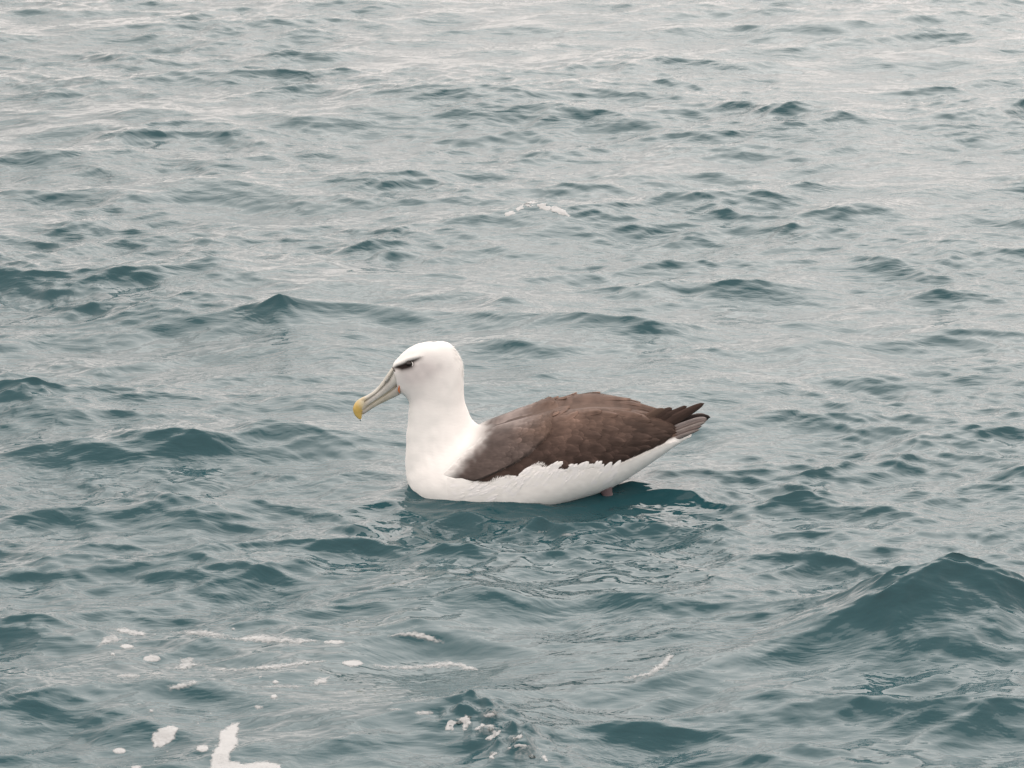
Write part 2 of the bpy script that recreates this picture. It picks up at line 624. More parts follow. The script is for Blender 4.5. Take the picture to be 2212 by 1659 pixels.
def body(s, phi):
    """s 0..NR-1 from bill to tail, phi 0 on the back, pi under the keel, + is the near side (-Y)"""
    s = np.asarray(s, float)
    phi = np.asarray(phi, float)
    C = catmull(CTRL, s.ravel()).reshape(s.shape + (7,))
    v, d = C[..., 0:2], C[..., 2:4]
    w, n, rd = C[..., 4], C[..., 5], C[..., 6]
    c = (v + d) / 2
    a = (d - v) / 2
    cs, sn = np.cos(phi), np.sin(phi)
    e = 2.0 / n
    cz = np.sign(cs) * np.abs(cs) ** e
    sy = np.sign(sn) * np.abs(sn) ** e
    ph = np.abs((phi + np.pi) % (2 * np.pi) - np.pi)
    bump = rd * np.exp(-((ph - 0.50) / 0.26) ** 2)
    al = np.linalg.norm(a, axis=-1) + 1e-9
    k = cz + bump / al
    X = c[..., 0] + a[..., 0] * k
    Z = c[..., 1] + a[..., 1] * k
    Yy = -w * sy * (1 - 0.07 * cs)
    return np.stack([X, Yy, Z], -1)


def body_frame(s, phi, e=0.01):
    p = body(s, phi)
    ts = body(s + e, phi) - body(s - e, phi)
    tp = body(s, phi + e) - body(s, phi - e)
    n = np.cross(ts, tp)
    n /= np.linalg.norm(n, axis=-1, keepdims=True) + 1e-12
    return p, ts / (2 * e), tp / (2 * e), n


_t = body_frame(np.array([17.0]), np.array([1.3]))
NSIGN = 1.0 if _t[3][0, 1] < 0 else -1.0          # normals point outwards


def outward(n):
    return n * NSIGN


def side_px(P):
    """picture position of the point on the near flank (far side points are mirrored)"""
    Q = np.array(P, float)
    Q[..., 1] = -np.abs(Q[..., 1])
    x, y, _ = to_px(Q)
    return x, y


# colours of the plumage (linear)
C_WHITE = np.array([0.89, 0.89, 0.87])
C_GREY = np.array([0.53, 0.505, 0.505])
C_BROWN = np.array([0.062, 0.041, 0.034])
C_TAN = np.array([0.150, 0.102, 0.080])
C_MANTLE = np.array([0.105, 0.082, 0.074])
C_DARK = np.array([0.018, 0.013, 0.012])


def blend(a, b, t):
    t = np.clip(t, 0, 1)[..., None]
    return a * (1 - t) + b * t


def gz(x, y):
    """zoomed head picture -> 2212 picture"""
    return 734.4 + 0.15624 * np.asarray(x, float), 712.8 + 0.15624 * np.asarray(y, float)


def zpoly(pts):
    a = np.array(pts, float)
    return np.stack(gz(a[:, 0], a[:, 1]), -1)


def bpoly(pts):
    a = np.array(pts, float)
    return np.stack([842.5 + 0.332 * a[:, 0], 810 + 0.332 * a[:, 1]], -1)


BROW = zpoly([(742, 520), (800, 488), (880, 460), (935, 428), (985, 415), (1040, 402), (1110, 378), (1060, 410),
              (1012, 440), (1010, 480), (985, 515), (930, 535), (860, 552), (800, 535), (755, 522)])
BROWLINE = zpoly([(735, 505), (800, 482), (880, 452), (935, 422), (985, 408), (1045, 395), (1110, 372)])
EYE_C = zpoly([(962, 474)])[0]


def line_dist(px, py, line):
    best = np.full(np.shape(px), 1e9)
    side = np.zeros(np.shape(px))
    for a, b in zip(line[:-1], line[1:]):
        e = b - a
        h = np.clip(((px - a[0]) * e[0] + (py - a[1]) * e[1]) / (e @ e), 0, 1)
        dx, dy = px - a[0] - e[0] * h, py - a[1] - e[1] * h
        d = np.hypot(dx, dy)
        sg = np.where(e[0] * dy - e[1] * dx > 0, 1.0, -1.0)
        side = np.where(d < best, sg, side)
        best = np.minimum(best, d)
    return best * side          # positive below the line


def build_body():
    # denser rings on the head
    s = np.concatenate([np.linspace(0, 7, 200, endpoint=False), np.linspace(7, 14, 120, endpoint=False),
                        np.linspace(14, NR - 1, 130)])
    nphi = 220
    phi = np.linspace(0, 2 * np.pi, nphi, endpoint=False)
    SS, PP = np.meshgrid(s, phi, indexing='ij')
    P, _, _, n = body_frame(np.clip(SS, 0.011, NR - 1.011), PP)
    n = outward(n)
    x, y = side_px(P)
    lateral = smooth(0.004, 0.016, np.abs(P[..., 1]))
    # brow ridge over a shallow socket
    dl = line_dist(x, y, BROWLINE)
    inb = smooth(742 + 0, 860, x) * (1 - smooth(895, 912, x))
    disp = (0.0022 * np.exp(-((dl + 4) / 4.0) ** 2) - 0.0035 * np.exp(-((dl - 6) / 5.0) ** 2)) * inb * lateral
    # soft bulge of the cheek and a few folds on the neck
    vn = VNoise(64, 11)
    disp += 0.0007 * vn(x * 0.03, y * 0.03) + 0.0006 * vn(x * 0.08 + 5, y * 0.05)
    P = P + n * disp[..., None]
    col = np.broadcast_to(C_WHITE, P.shape).copy()
    # grey cheek plumage, with shading of the face and neck painted in
    def spot(zx, zy, rx, ry):
        cx, cy = gz(zx, zy)
        return np.exp(-(((x - cx) / (rx * 0.156)) ** 2 + ((y - cy) / (ry * 0.156)) ** 2))
    g = 0.85 * spot(1150, 530, 330, 160) + 0.62 * spot(950, 700, 220, 150) + 0.25 * spot(1250, 850, 250, 250) \
        + 0.28 * spot(1000, 960, 160, 110)
    below = smooth(-1, 6, dl)
    col = blend(col, C_GREY, np.clip(g, 0, 0.85) * np.maximum(below, smooth(905, 925, x)) * lateral)
    sd_ = poly_sdf(x, y, BROW)
    halo = np.exp(-(np.clip(-sd_, 0, None) / 7.0) ** 2) * smooth(0, 3, dl) * 0.55
    col = blend(col, np.array([0.16, 0.145, 0.14]), halo * lateral)
    col = blend(col, C_DARK, smooth(-4.5, 3.0, sd_) * lateral * (x < 912))
    # mantle: the hind neck runs into grey brown on the back
    back = smooth(2, 8, -line_dist(x, y, FLANK_TOP)) * smooth(-2, 64, x - 945 + (y - 1030) * 0.80 + 20 * smooth(965, 915, y)) * (SS > 10)
    col = blend(col, blend(np.broadcast_to(C_MANTLE * 0.8, col.shape), C_TAN * 0.72, smooth(1080, 1200, x)), back)
    f = grid_faces(len(s), nphi, True)
    Vv = P.reshape(-1, 3)
    Cc = col.reshape(-1, 3)
    # close both ends
    base = len(Vv)
    Vv = np.concatenate([Vv, P[0].mean(0)[None], P[-1].mean(0)[None]])
    Cc = np.concatenate([Cc, C_WHITE[None], C_WHITE[None]])
    j = np.arange(nphi)
    j2 = (j + 1) % nphi
    last = (len(s) - 1) * nphi
    caps = np.concatenate([np.stack([np.full(nphi, base), j, j2, j2], -1), np.stack([np.full(nphi, base + 1), last + j2, last + j, last + j], -1)])
    me_f = [tuple(q) for q in f] + [(a, b, c) for a, b, c, _ in caps]
    me = bpy.data.meshes.new('body')
    me.from_pydata(Vv.tolist(), [], me_f)
    me.polygons.foreach_set('use_smooth', np.ones(len(me_f), bool))
    ca = me.color_attributes.new('col', 'FLOAT_COLOR', 'POINT')
    ca.data.foreach_set('color', np.concatenate([Cc, np.ones((len(Cc), 1))], 1).astype(np.float32).ravel())
    me.materials.append(M_white)
    o = bpy.data.objects.new('body', me)
    COL.objects.link(o)
    o.parent = bird
    return o



# ---- layers of plumage lying on the body -----------------------------------
CREASE = bpoly([(1062, 296), (1056, 340), (1050, 395), (1010, 440), (955, 482), (905, 527), (800, 590), (690, 640), (555, 697)])
WING_POLY = np.concatenate([
    bpoly([(335, 655), (440, 545), (560, 440), (640, 345), (760, 240), (900, 130), (1300, 60), (1600, 60), (1760, 130), (1880, 260),
           (1850, 380), (1780, 445), (1700, 495), (1600, 545), (1480, 590), (1400, 640), (1200, 645), (1000, 660), (820, 705), (640, 730), (480, 705)])])
WING_CREASE_D = CREASE


def wing_off(x, y):
    """height of the folded wing above the body, mm"""
    sd_ = poly_sdf(x, y, WING_POLY)
    front = smooth(0, 70, x - 940 + (y - 1030) * 0.85)            # melts into the breast
    o = 7.0 * smooth(-1.0, 16, sd_) * (0.25 + 0.75 * front) - 4.0 * (1 - smooth(-4, 0, sd_))
    # the elbow: the lower wing swells behind the crease
    dc = line_dist(x, y, WING_CREASE_D)
    o += 6.0 * np.exp(-(((x - 1250) / 90) ** 2 + ((y - 945) / 45) ** 2))
    o += 3.0 * np.exp(-(((x - 1208) / 22) ** 2 + ((y - 922) / 18) ** 2))
    return o


SCAP_POLY = np.concatenate([CREASE[::-1], bpoly([(1100, 250), (1100, 60), (800, 130), (640, 320), (540, 430), (440, 545), (330, 650), (420, 680)])])


def scap_off(x, y):
    """the scapular pad lies over the front of the wing and ends at the crease"""
    sd_ = poly_sdf(x, y, SCAP_POLY)
    dcr = np.abs(line_dist(x, y, CREASE))
    edge = smooth(-0.6, 3.0, sd_)
    fr = smooth(0, 45, x - 945 + (y - 1030) * 0.85)
    return wing_off(x, y) + (9.0 * edge * np.exp(-dcr / 36.0) + 0.8 * edge) * (0.1 + 0.9 * fr) - 3.0 * (1 - edge)


_vn = VNoise(64, 31)
# upper edge of the white flank feathers, picture px
FLANK_TOP = bpoly([(300, 668), (380, 668), (430, 678), (470, 672), (515, 676), (548, 705), (600, 712), (640, 706), (700, 680), (750, 664), (782, 668),
                   (800, 690), (850, 655), (900, 610), (950, 588), (985, 590), (1010, 618), (1040, 605), (1075, 583), (1110, 585), (1140, 625), (1165, 615),
                   (1195, 600), (1215, 615), (1260, 606), (1320, 598), (1360, 596), (1400, 608), (1470, 590), (1540, 560), (1600, 535),
                   (1680, 500), (1780, 460), (1850, 430)]) - np.array([0.0, 2.5])
FLANK_POLY = np.concatenate([FLANK_TOP, np.array([(1500, 960), (1500, 1200), (900, 1200), (880, 1060), (900, 1032)])])


_ftx = np.arange(940.0, 1460.0, 2.0)
_fty = np.interp(_ftx, FLANK_TOP[:, 0], FLANK_TOP[:, 1])
_gk = np.exp(-(np.arange(-30, 31) / 13.0) ** 2)
_fty = np.convolve(np.pad(_fty, 30, 'edge'), _gk / _gk.sum(), 'valid')


def flank_off(x, y):
    sd_ = poly_sdf(x, y, FLANK_POLY)
    dt = y - np.interp(x, _ftx, _fty)
    fr = smooth(925, 1010, x) * (1 - 0.6 * smooth(1340, 1480, x))
    top = np.exp(-np.clip(dt, 0, None) / 60.0)
    lump = 1 + 0.10 * _vn(x * 0.035 + y * 0.02, y * 0.02 - x * 0.012)
    return (8.0 * fr * top * lump) * smooth(-3.0, 3.0, sd_) + 1.2 * fr - 6.0 * (1 - smooth(-3, 0.3, sd_)) - 4.5 * (1 - fr)


def flank_ext(x, y):
    """the flank layer carried on over the lower wing"""
    dt = y - np.interp(x, _ftx, _fty)
    fr = smooth(925, 1010, x) * (1 - 0.6 * smooth(1340, 1480, x))
    o = 8.0 * fr * np.exp(-np.clip(dt, 0, None) / 60.0) + 1.2 * fr - 4.5 * (1 - fr)
    return np.maximum(o, (wing_off(x, y) + 2.6) * fr - 9.0 * smooth(-4, 14, dt))


body_obj = build_body()


def layer_point(s, phi, off):
    p, ts, tp, n = body_frame(s, phi)
    n = outward(n)
    x, y = side_px(p)
    h = off(x, y)
    if off is wing_off or off is scap_off:
        h = h * smooth(0.0, 0.30, np.abs(phi)) - 1.5 * (1 - smooth(0.0, 0.16, np.abs(phi)))
    return p + n * (h / 1000.0)[..., None], n, ts, tp, x, y


def shell(name, s0, s1, ns, p0, p1, npz, off, poly, colour, mat, parent, mirror):
    s = np.linspace(s0, s1, ns)
    ph = np.linspace(p0, p1, npz)
    SS, PP = np.meshgrid(s, ph, indexing='ij')
    P, n, _, _, x, y = layer_point(SS, PP, off)
    sd_ = poly_sdf(x, y, poly)
    col = colour(x, y, P)
    if mirror:
        P = P * np.array([1, -1, 1])
    f = grid_faces(ns, npz)
    keep = (sd_.ravel()[f] > -6).any(1)
    v, f, c = compact(P.reshape(-1, 3), f, keep, col.reshape(-1, 3))
    if mirror == (NSIGN > 0):
        f = f[:, ::-1]
    return mesh_np(name, v, f, mat, parent, c)


_vn = VNoise(64, 31)


def wing_colour(x, y, P):
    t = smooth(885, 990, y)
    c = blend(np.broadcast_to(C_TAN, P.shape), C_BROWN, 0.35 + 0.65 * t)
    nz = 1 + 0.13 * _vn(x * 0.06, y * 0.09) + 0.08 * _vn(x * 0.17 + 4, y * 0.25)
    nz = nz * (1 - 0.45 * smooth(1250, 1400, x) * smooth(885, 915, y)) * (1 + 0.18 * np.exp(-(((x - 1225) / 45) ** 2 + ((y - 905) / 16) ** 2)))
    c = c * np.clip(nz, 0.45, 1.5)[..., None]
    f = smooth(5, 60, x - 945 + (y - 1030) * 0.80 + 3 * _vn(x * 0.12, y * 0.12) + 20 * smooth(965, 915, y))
    return blend(C_WHITE, c, f)


def scap_colour(x, y, P):
    nz = 1 + 0.10 * _vn(x * 0.05 + 3, y * 0.08) + 0.07 * _vn(x * 0.2, y * 0.2 + 8)
    warm = smooth(1080, 1190, x) * (1 - smooth(935, 985, y))
    c = blend(C_MANTLE * 0.80, C_TAN * 0.8, warm)
    pale = np.exp(-(((x - 1110) / 45) ** 2 + ((y - 915) / 14) ** 2))
    c = blend(c, np.array([0.36, 0.31, 0.29]), 0.6 * pale)
    c = c * np.clip(nz, 0.6, 1.5)[..., None]
    f = smooth(-2, 64, x - 945 + (y - 1030) * 0.80 + 4 * _vn(x * 0.1, y * 0.1 + 2) + 20 * smooth(965, 915, y))
    return blend(C_WHITE, c, f)


def flank_colour(x, y, P):
    nz = 1 + 0.03 * _vn(x * 0.1, y * 0.15)
    return C_WHITE * nz[..., None]


SHEAR = 0.0


def conform_feather(s0, p0, L, W, ang, off, lift, col_fn, nl=9, nw=5, mirror=False, tip=2.2):
    """one feather laid on a plumage layer: base at (s0, phi0), ang turns it from 'straight back'"""
    p, n, ts, tp, _, _ = layer_point(np.array([s0]), np.array([p0]), off)
    ts, tp, n = ts[0], tp[0], n[0]
    # tangent frame: back along s, then down
    e1 = ts / np.linalg.norm(ts)
    e2 = tp - e1 * (tp @ e1)
    l2 = np.linalg.norm(e2)
    e2 /= l2
    a11 = np.linalg.norm(ts)
    a12 = tp @ e1
    l = np.linspace(0, 1, nl)
    w = np.linspace(-1, 1, nw)
    LL, WW = np.meshgrid(l, w, indexing='ij')
    prof = (np.clip(LL * 3.2, 0, 1) ** 0.6) * np.sqrt(np.clip(1 - LL ** (tip * 2.2), 0, 1))
    if off is flank_ext:
        prof = prof * (1 - LL) ** 0.18
    gl = LL * L
    gw = WW * prof * W * 0.5
    d1 = gl * math.cos(ang) - gw * math.sin(ang)
    d2 = gl * math.sin(ang) + gw * math.cos(ang)
    dph = d2 / l2
    ds = (d1 - a12 * dph) / a11
    P, n, _, _, x, y = layer_point(np.clip(s0 + ds, 0.02, NR - 1.02), p0 + dph, off)
    hgt = lift * (-0.4 + 1.4 * LL) * (1 - 0.55 * WW ** 2) + 0.0006 * np.exp(-(WW / 0.18) ** 2)
    P = P + n * hgt[..., None]
    c = col_fn(x, y, P)
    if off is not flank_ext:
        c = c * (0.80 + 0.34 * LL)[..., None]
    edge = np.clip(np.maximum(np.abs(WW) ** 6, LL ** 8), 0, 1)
    if mirror:
        P = P * np.array([1, -1, 1])
    return P.reshape(-1, 3), c.reshape(-1, 3), edge.ravel()


def feather_faces(nl, nw, flip):
    f = grid_faces(nl, nw)
    return f[:, ::-1] if flip else f


# find (s, phi) of a picture point on the near side of a layer
_ss, _pp = np.meshgrid(np.linspace(10, NR - 1.05, 260), np.linspace(0.02, 2.2, 200), indexing='ij')
_lut = to_px(layer_point(_ss, _pp, wing_off)[0])


def locate(px, py):
    k = np.argmin((_lut[0] - px) ** 2 + (_lut[1] - py) ** 2)
    return _ss.ravel()[k], _pp.ravel()[k]


def build_wing(mirror):
    r = np.random.default_rng(3 if not mirror else 4)
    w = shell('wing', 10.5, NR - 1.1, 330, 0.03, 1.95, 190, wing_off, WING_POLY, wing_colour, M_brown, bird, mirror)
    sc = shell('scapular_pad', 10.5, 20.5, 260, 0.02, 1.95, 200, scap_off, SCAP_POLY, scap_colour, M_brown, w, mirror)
    # small coverts, shingled: one soft layer
    VV, FF, CC = [], [], []
    count = 0
    rows = []
    for py in np.arange(896, 1030, 10.0):
        for px in np.arange(1500, 960, -15.0):
            rows.append((px + r.uniform(-5, 5) + (int(py / 10) % 2) * 7, py + r.uniform(-3, 3)))
    rows.sort(key=lambda q: -q[0])
    for px, py in rows:
        ins = poly_sdf(np.array([px]), np.array([py]), WING_POLY)[0]
        if ins < 6:
            continue
        in_scap = poly_sdf(np.array([px + 14]), np.array([py]), SCAP_POLY)[0] > 4
        if poly_sdf(np.array([px]), np.array([py]), SCAP_POLY)[0] > 0 and not in_scap:
            continue
        if line_dist(np.array([px + 20.0]), np.array([py]), FLANK_TOP)[0] > -8:
            continue
        if px < 1035 + (1030 - py) * 0.62:
            continue
        if px > 1400 and py > 930:
            continue
        s0, p0 = locate(px, py)
        off = scap_off if in_scap else wing_off
        cf = scap_colour if in_scap else wing_colour
        L = r.uniform(0.036, 0.050) * (0.75 if in_scap else 1.0) * (1 + 0.25 * (px > 1250))
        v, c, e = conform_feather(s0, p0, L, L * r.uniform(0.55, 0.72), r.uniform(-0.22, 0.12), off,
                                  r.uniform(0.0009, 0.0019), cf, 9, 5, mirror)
        tone = r.normal(1.0, 0.10)
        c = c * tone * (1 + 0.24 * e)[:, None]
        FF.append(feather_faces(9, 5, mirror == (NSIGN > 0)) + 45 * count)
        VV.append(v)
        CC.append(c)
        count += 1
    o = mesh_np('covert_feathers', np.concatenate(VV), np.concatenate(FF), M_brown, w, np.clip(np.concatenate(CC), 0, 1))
    tag(o, kind='stuff')
    # the larger feathers that one can tell apart: scapulars and tertials along the ridge
    big = [  # zoomed body picture: base, tip, width px
        ((1000, 250), (1185, 182), 46), ((1030, 285), (1190, 225), 40), ((930, 300), (1110, 250), 40), ((1060, 320), (1260, 250), 36),
        ((1180, 262), (1390, 240), 34), ((1290, 246), (1480, 262), 34),
        ((1330, 170), (1560, 250), 60), ((1370, 215), (1590, 275), 56), ((1420, 190), (1690, 262), 62), ((1470, 240), (1665, 300), 60),
        ((1520, 215), (1780, 250), 58), ((1500, 270), (1680, 310), 46),
        ((1420, 330), (1690, 330), 74), ((1460, 380), (1740, 360), 72), ((1440, 425), (1690, 420), 70), ((1400, 470), (1680, 445), 66),
        ((1380, 520), (1620, 500), 66), ((1340, 560), (1560, 545), 60), ((1500, 350), (1800, 300), 66), ((1520, 400), (1790, 360), 62), ((1480, 470), (1745, 425), 60), ((1440, 520), (1690, 475), 56), ((1560, 430), (1830, 385), 50), ((1590, 390), (1850, 330), 54),
        ((1080, 420), (1265, 432), 62), ((1060, 480), (1235, 505), 62), ((1180, 390), (1375, 402), 60), ((1200, 465), (1395, 482), 62), ((1150, 535), (1325, 560), 56),
        ((1000, 560), (1165, 592), 56), ((1290, 350), (1485, 362), 60), ((1320, 425), (1515, 442), 62), ((1270, 515), (1445, 535), 56),
    ]
    for i, (b0, t0, wd) in enumerate(big):
        pb, pt = bpoly([b0, t0])
        s0, p0 = locate(*pb)
        s1, p1 = locate(*pt)
        A = layer_point(np.array([s0]), np.array([p0]), wing_off)
        B = layer_point(np.array([s1]), np.array([p1]), wing_off)
        d = (B[0] - A[0])[0]
        e1 = A[2][0] / np.linalg.norm(A[2][0])
        e2 = A[3][0] - e1 * (A[3][0] @ e1)
        e2 /= np.linalg.norm(e2)
        ang = math.atan2(d @ e2, d @ e1)
        tone = r.normal(1.0, 0.06) * (1.12 if i < 12 else 0.9)

        def cf(x, y, P, tone=tone):
            return wing_colour(x, y, P) * tone
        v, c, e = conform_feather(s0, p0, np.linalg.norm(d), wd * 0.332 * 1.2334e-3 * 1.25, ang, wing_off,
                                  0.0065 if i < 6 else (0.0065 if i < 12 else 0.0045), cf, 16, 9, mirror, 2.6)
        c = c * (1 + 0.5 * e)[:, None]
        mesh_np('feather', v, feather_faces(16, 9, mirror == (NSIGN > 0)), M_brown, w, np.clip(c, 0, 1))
    return w


wing_near = build_wing(False)
wing_far = build_wing(True)
wing_near['label'] = 'near brown wing folded against the side'
wing_far['label'] = 'far brown wing folded over the back'
for mir in (False, True):
    shell('flank_feathers', 11.0, NR - 1.2, 330, 1.05, 2.7, 190, flank_off, FLANK_POLY, flank_colour, M_white, bird, mir)


def free_feather(name, parent, pts, Y0, Y1, wide, tilt, col, mat, nl=22, nw=7, camber=0.12, tip=3.0, mirror=False, base_pow=0.5):
    """a stiff feather whose shaft runs through picture points, going from depth Y0 to Y1"""
    pts = np.asarray(pts, float)
    c = catmull(pts, nl)
    Y = np.linspace(Y0, Y1, nl)
    C = on_plane_y(c[:, 0], c[:, 1], Y)
    T = np.gradient(C, axis=0)
    T /= np.linalg.norm(T, axis=1, keepdims=True)
    up = np.array([0, -math.sin(tilt), math.cos(tilt)])
    B = up - T * (T @ up)[:, None]
    B /= np.linalg.norm(B, axis=1, keepdims=True)
    Nn = np.cross(T, B)
    l = np.linspace(0, 1, nl)[:, None]
    w = np.linspace(-1, 1, nw)[None, :]
    prof = np.clip(0.45 + 0.55 * np.clip(l * 2, 0, 1) ** base_pow, 0, 1) * np.sqrt(np.clip(1 - l ** tip, 0.0, 1))
    half = wide * 0.5 * prof
    P = C[:, None] + B[:, None] * (w * half)[..., None]
    P = P + Nn[:, None] * ((-camber * wide * w ** 2 * prof) + 0.0007 * np.exp(-(w / 0.15) ** 2) * np.ones_like(l))[..., None]
    thick = 0.0006
    Pb = P - Nn[:, None] * thick
    cc = np.broadcast_to(np.asarray(col, float), P.shape) * (1 + 0.18 * (np.abs(w) ** 5) - 0.25 * np.exp(-(w / 0.10) ** 2) * 0.5
                                                             + 0.10 * (l - 0.5))[..., None]
    if mirror:
        P = P * np.array([1, -1, 1])
        Pb = Pb * np.array([1, -1, 1])
    f = grid_faces(nl, nw)
    k = nl * nw
    V2 = np.concatenate([P.reshape(-1, 3), Pb.reshape(-1, 3)])
    F2 = np.concatenate([f, f[:, ::-1] + k])
    rim = []
    for i in range(nl - 1):
        for j in (0, nw - 1):
            a, b = i * nw + j, (i + 1) * nw + j
            rim.append((a, a + k, b + k, b) if j == 0 else (a, b, b + k, a + k))
    F2 = np.concatenate([F2, np.array(rim)])
    C2 = np.concatenate([cc.reshape(-1, 3), cc.reshape(-1, 3) * 0.8])
    return mesh_np(name, V2, F2, mat, parent, np.clip(C2, 0, 1))


def t3(pts):
    a = np.array(pts, float)
    return np.stack([1134 + 0.1904 * a[:, 0], 831.6 + 0.1904 * a[:, 1]], -1)


# primaries: the folded wing tips that reach past the tail (zoomed tail picture)
PRIM = [  # shaft, depth from, to, width, tilt, colour
    ([(1300, 600), (1500, 500), (1700, 398), (1870, 302), (2036, 207)], -0.045, -0.022, 0.034, 0.15, C_BROWN * 1.0),
    ([(1250, 570), (1450, 470), (1630, 370), (1750, 305), (1838, 240)], -0.050, -0.020, 0.032, 0.15, C_BROWN * 0.85),
    ([(1220, 540), (1400, 440), (1520, 365), (1610, 310), (1672, 264)], -0.055, -0.028, 0.034, 0.15, C_BROWN * 1.05),
    ([(1200, 490), (1350, 420), (1460, 350), (1530, 312), (1590, 280)], -0.060, -0.036, 0.034, 0.2, C_TAN * 0.72),
]
for mir, wg in ((False, wing_near), (True, wing_far)):
    for pts, ya, yb_, wd, tl, colr in PRIM:
        q = t3(pts)
        if mir:                      # the far wing tip lies lower, under the near one
            q = q + np.array([-20.0, 24.0])
        free_feather('primary_feather', wg, q, ya, yb_, wd, tl, colr, M_brown, mirror=mir, tip=2.6)

tail = bpy.data.objects.new('tail', None)
COL.objects.link(tail)
tail.parent = bird
TAILF = [
    ([(1250, 660), (1500, 575), (1750, 478), (1950, 402), (2062, 378)], -0.026, -0.018, 0.020, 0.3, (0.30, 0.27, 0.26)),
    ([(1240, 700), (1500, 610), (1750, 515), (1950, 435), (2070, 398)], -0.034, -0.026, 0.018, 0.3, (0.20, 0.17, 0.16)),
    ([(1230, 730), (1480, 645), (1720, 555), (1920, 475), (2050, 420)], -0.041, -0.033, 0.018, 0.3, (0.27, 0.24, 0.225)),
    ([(1230, 755), (1450, 680), (1690, 595), (1880, 520), (2010, 465)], -0.047, -0.039, 0.017, 0.3, (0.18, 0.15, 0.14)),
    ([(1230, 785), (1450, 710), (1650, 638), (1830, 565), (1985, 505)], -0.053, -0.045, 0.016, 0.3, (0.24, 0.21, 0.20)),
    ([(1300, 620), (1550, 525), (1800, 425), (1980, 378), (2105, 368)], -0.012, -0.004, 0.034, 0.55, (0.040, 0.032, 0.030)),
    ([(1300, 640), (1550, 540), (1800, 440), (1980, 390), (2090, 374)], 0.012, 0.012, 0.032, 0.2, (0.045, 0.036, 0.034)),
]
for pts, ya, yb_, wd, tl, colr in TAILF:
    free_feather('tail_feather', tail, t3(pts), ya, yb_, wd, tl, colr, M_brown, tip=3.2)
for pts, ya, yb_, wd, tl, colr in TAILF[:5]:
    free_feather('tail_feather', tail, t3(pts), ya, yb_, wd, tl, colr, M_brown, tip=3.2, mirror=True)


# ---- loose barbs: soft white edges ------------------------------------------
def strands(name, items, parent, mat):
    VV, FF, CC = [], [], []
    k = 0
    for (p, d, n, L, w, c) in items:
        b = np.cross(d, n)
        b /= np.linalg.norm(b) + 1e-9
        m = p + d * L * 0.5 + n * L * 0.012
        t = p + d * L + n * L * 0.0
        VV += [p - b * w, p + b * w, m + b * w * 0.7, m - b * w * 0.7, t + b * w * 0.12, t - b * w * 0.12]
        FF += [(k, k + 1, k + 2, k + 3), (k + 3, k + 2, k + 4, k + 5)]
        CC += [c] * 6
        k += 6
    o = mesh_np(name, np.array(VV), np.array(FF), mat, parent, np.array(CC), True)
    return tag(o, kind='stuff')


def build_barbs():
    r = np.random.default_rng(17)
    items = []
    # ragged upper rim of the flank feathers
    ss, pp = np.meshgrid(np.linspace(11.5, NR - 1.3, 260), np.linspace(1.05, 2.4, 170), indexing='ij')
    Pf, nf, ts, tp, xf, yf = layer_point(ss, pp, flank_off)
    xi, yi = to_px(Pf)[:2]
    line = catmull(FLANK_TOP, 900)
    for q in range(900):
        x0, y0 = line[q]
        if x0 > 1440 or x0 < 985:
            continue
        for _ in range(4):
            depth = r.uniform(-1.0, 4)
            k = np.argmin((xf - x0 - r.uniform(-1, 1)) ** 2 + (yf - y0 - depth) ** 2)
            p = Pf.reshape(-1, 3)[k]
            n = nf.reshape(-1, 3)[k]
            a1 = ts.reshape(-1, 3)[k]
            a1 = a1 / np.linalg.norm(a1)
            a2 = -tp.reshape(-1, 3)[k]
            a2 = a2 - a1 * (a2 @ a1)
            a2 /= np.linalg.norm(a2)
            ang = (0.70 + 0.35 * float(_vn(np.array(x0 * 0.045), np.array(2.0)))) * (1 if x0 < 1330 else 0.5) + r.normal(0, 0.08)
            d = a1 * math.cos(ang) + a2 * math.sin(ang)
            for mir in (1, -1):
                mm = np.array([1, mir, 1])
                items.append(((p + n * 0.0002) * mm, d * mm, n * mm, r.uniform(0.007, 0.014), r.uniform(0.0003, 0.0006), C_WHITE * r.uniform(0.97, 1.02)))
    # few fine hairs by the tail
    # nape: small tufts, and a light scatter over the white body
    nb = 10
    s0 = r.uniform(9.0, 20.0, nb)
    p0 = r.uniform(-np.pi, np.pi, nb)
    p, a1, a2, n = body_frame(s0, p0)
    n = outward(n)
    x, y = side_px(p)
    ok = ~((s0 > 12) & (np.abs(p0) < 1.2)) & ~((x < 915) & (y < 870))
    ok &= ~((poly_sdf(x, y, WING_POLY) > -4) & (np.abs(p0) < 2.0))
    d = a1 / np.linalg.norm(a1, axis=1, keepdims=True) + r.normal(0, 0.12, (nb, 3))
    d -= n * (d * n).sum(1, keepdims=True)
    d /= np.linalg.norm(d, axis=1, keepdims=True)
    up = np.where(s0 > 12, np.maximum(flank_off(x, y), 0), 0) / 1000.0
    for i in np.nonzero(ok)[0]:
        items.append((p[i] + n[i] * (0.0003 + up[i]), d[i], n[i], r.uniform(0.006, 0.011), r.uniform(0.0005, 0.0011), C_WHITE * r.uniform(0.97, 1.02)))
    for _ in range(420):
        s0 = r.uniform(6.2, 9.2)
        p0 = r.normal(0, 0.30)
        p, a1, a2, n = body_frame(np.array([s0]), np.array([p0]))
        n = outward(n)[0]
        d = a1[0] / np.linalg.norm(a1[0]) + n * r.uniform(0.10, 0.32) + r.normal(0, 0.08, 3)
        d /= np.linalg.norm(d)
        items.append((p[0] - n * 0.0005, d, n, r.uniform(0.007, 0.013), r.uniform(0.0005, 0.0011), C_WHITE))
    strands('plumage_barbs', items, bird, M_white)


build_barbs()


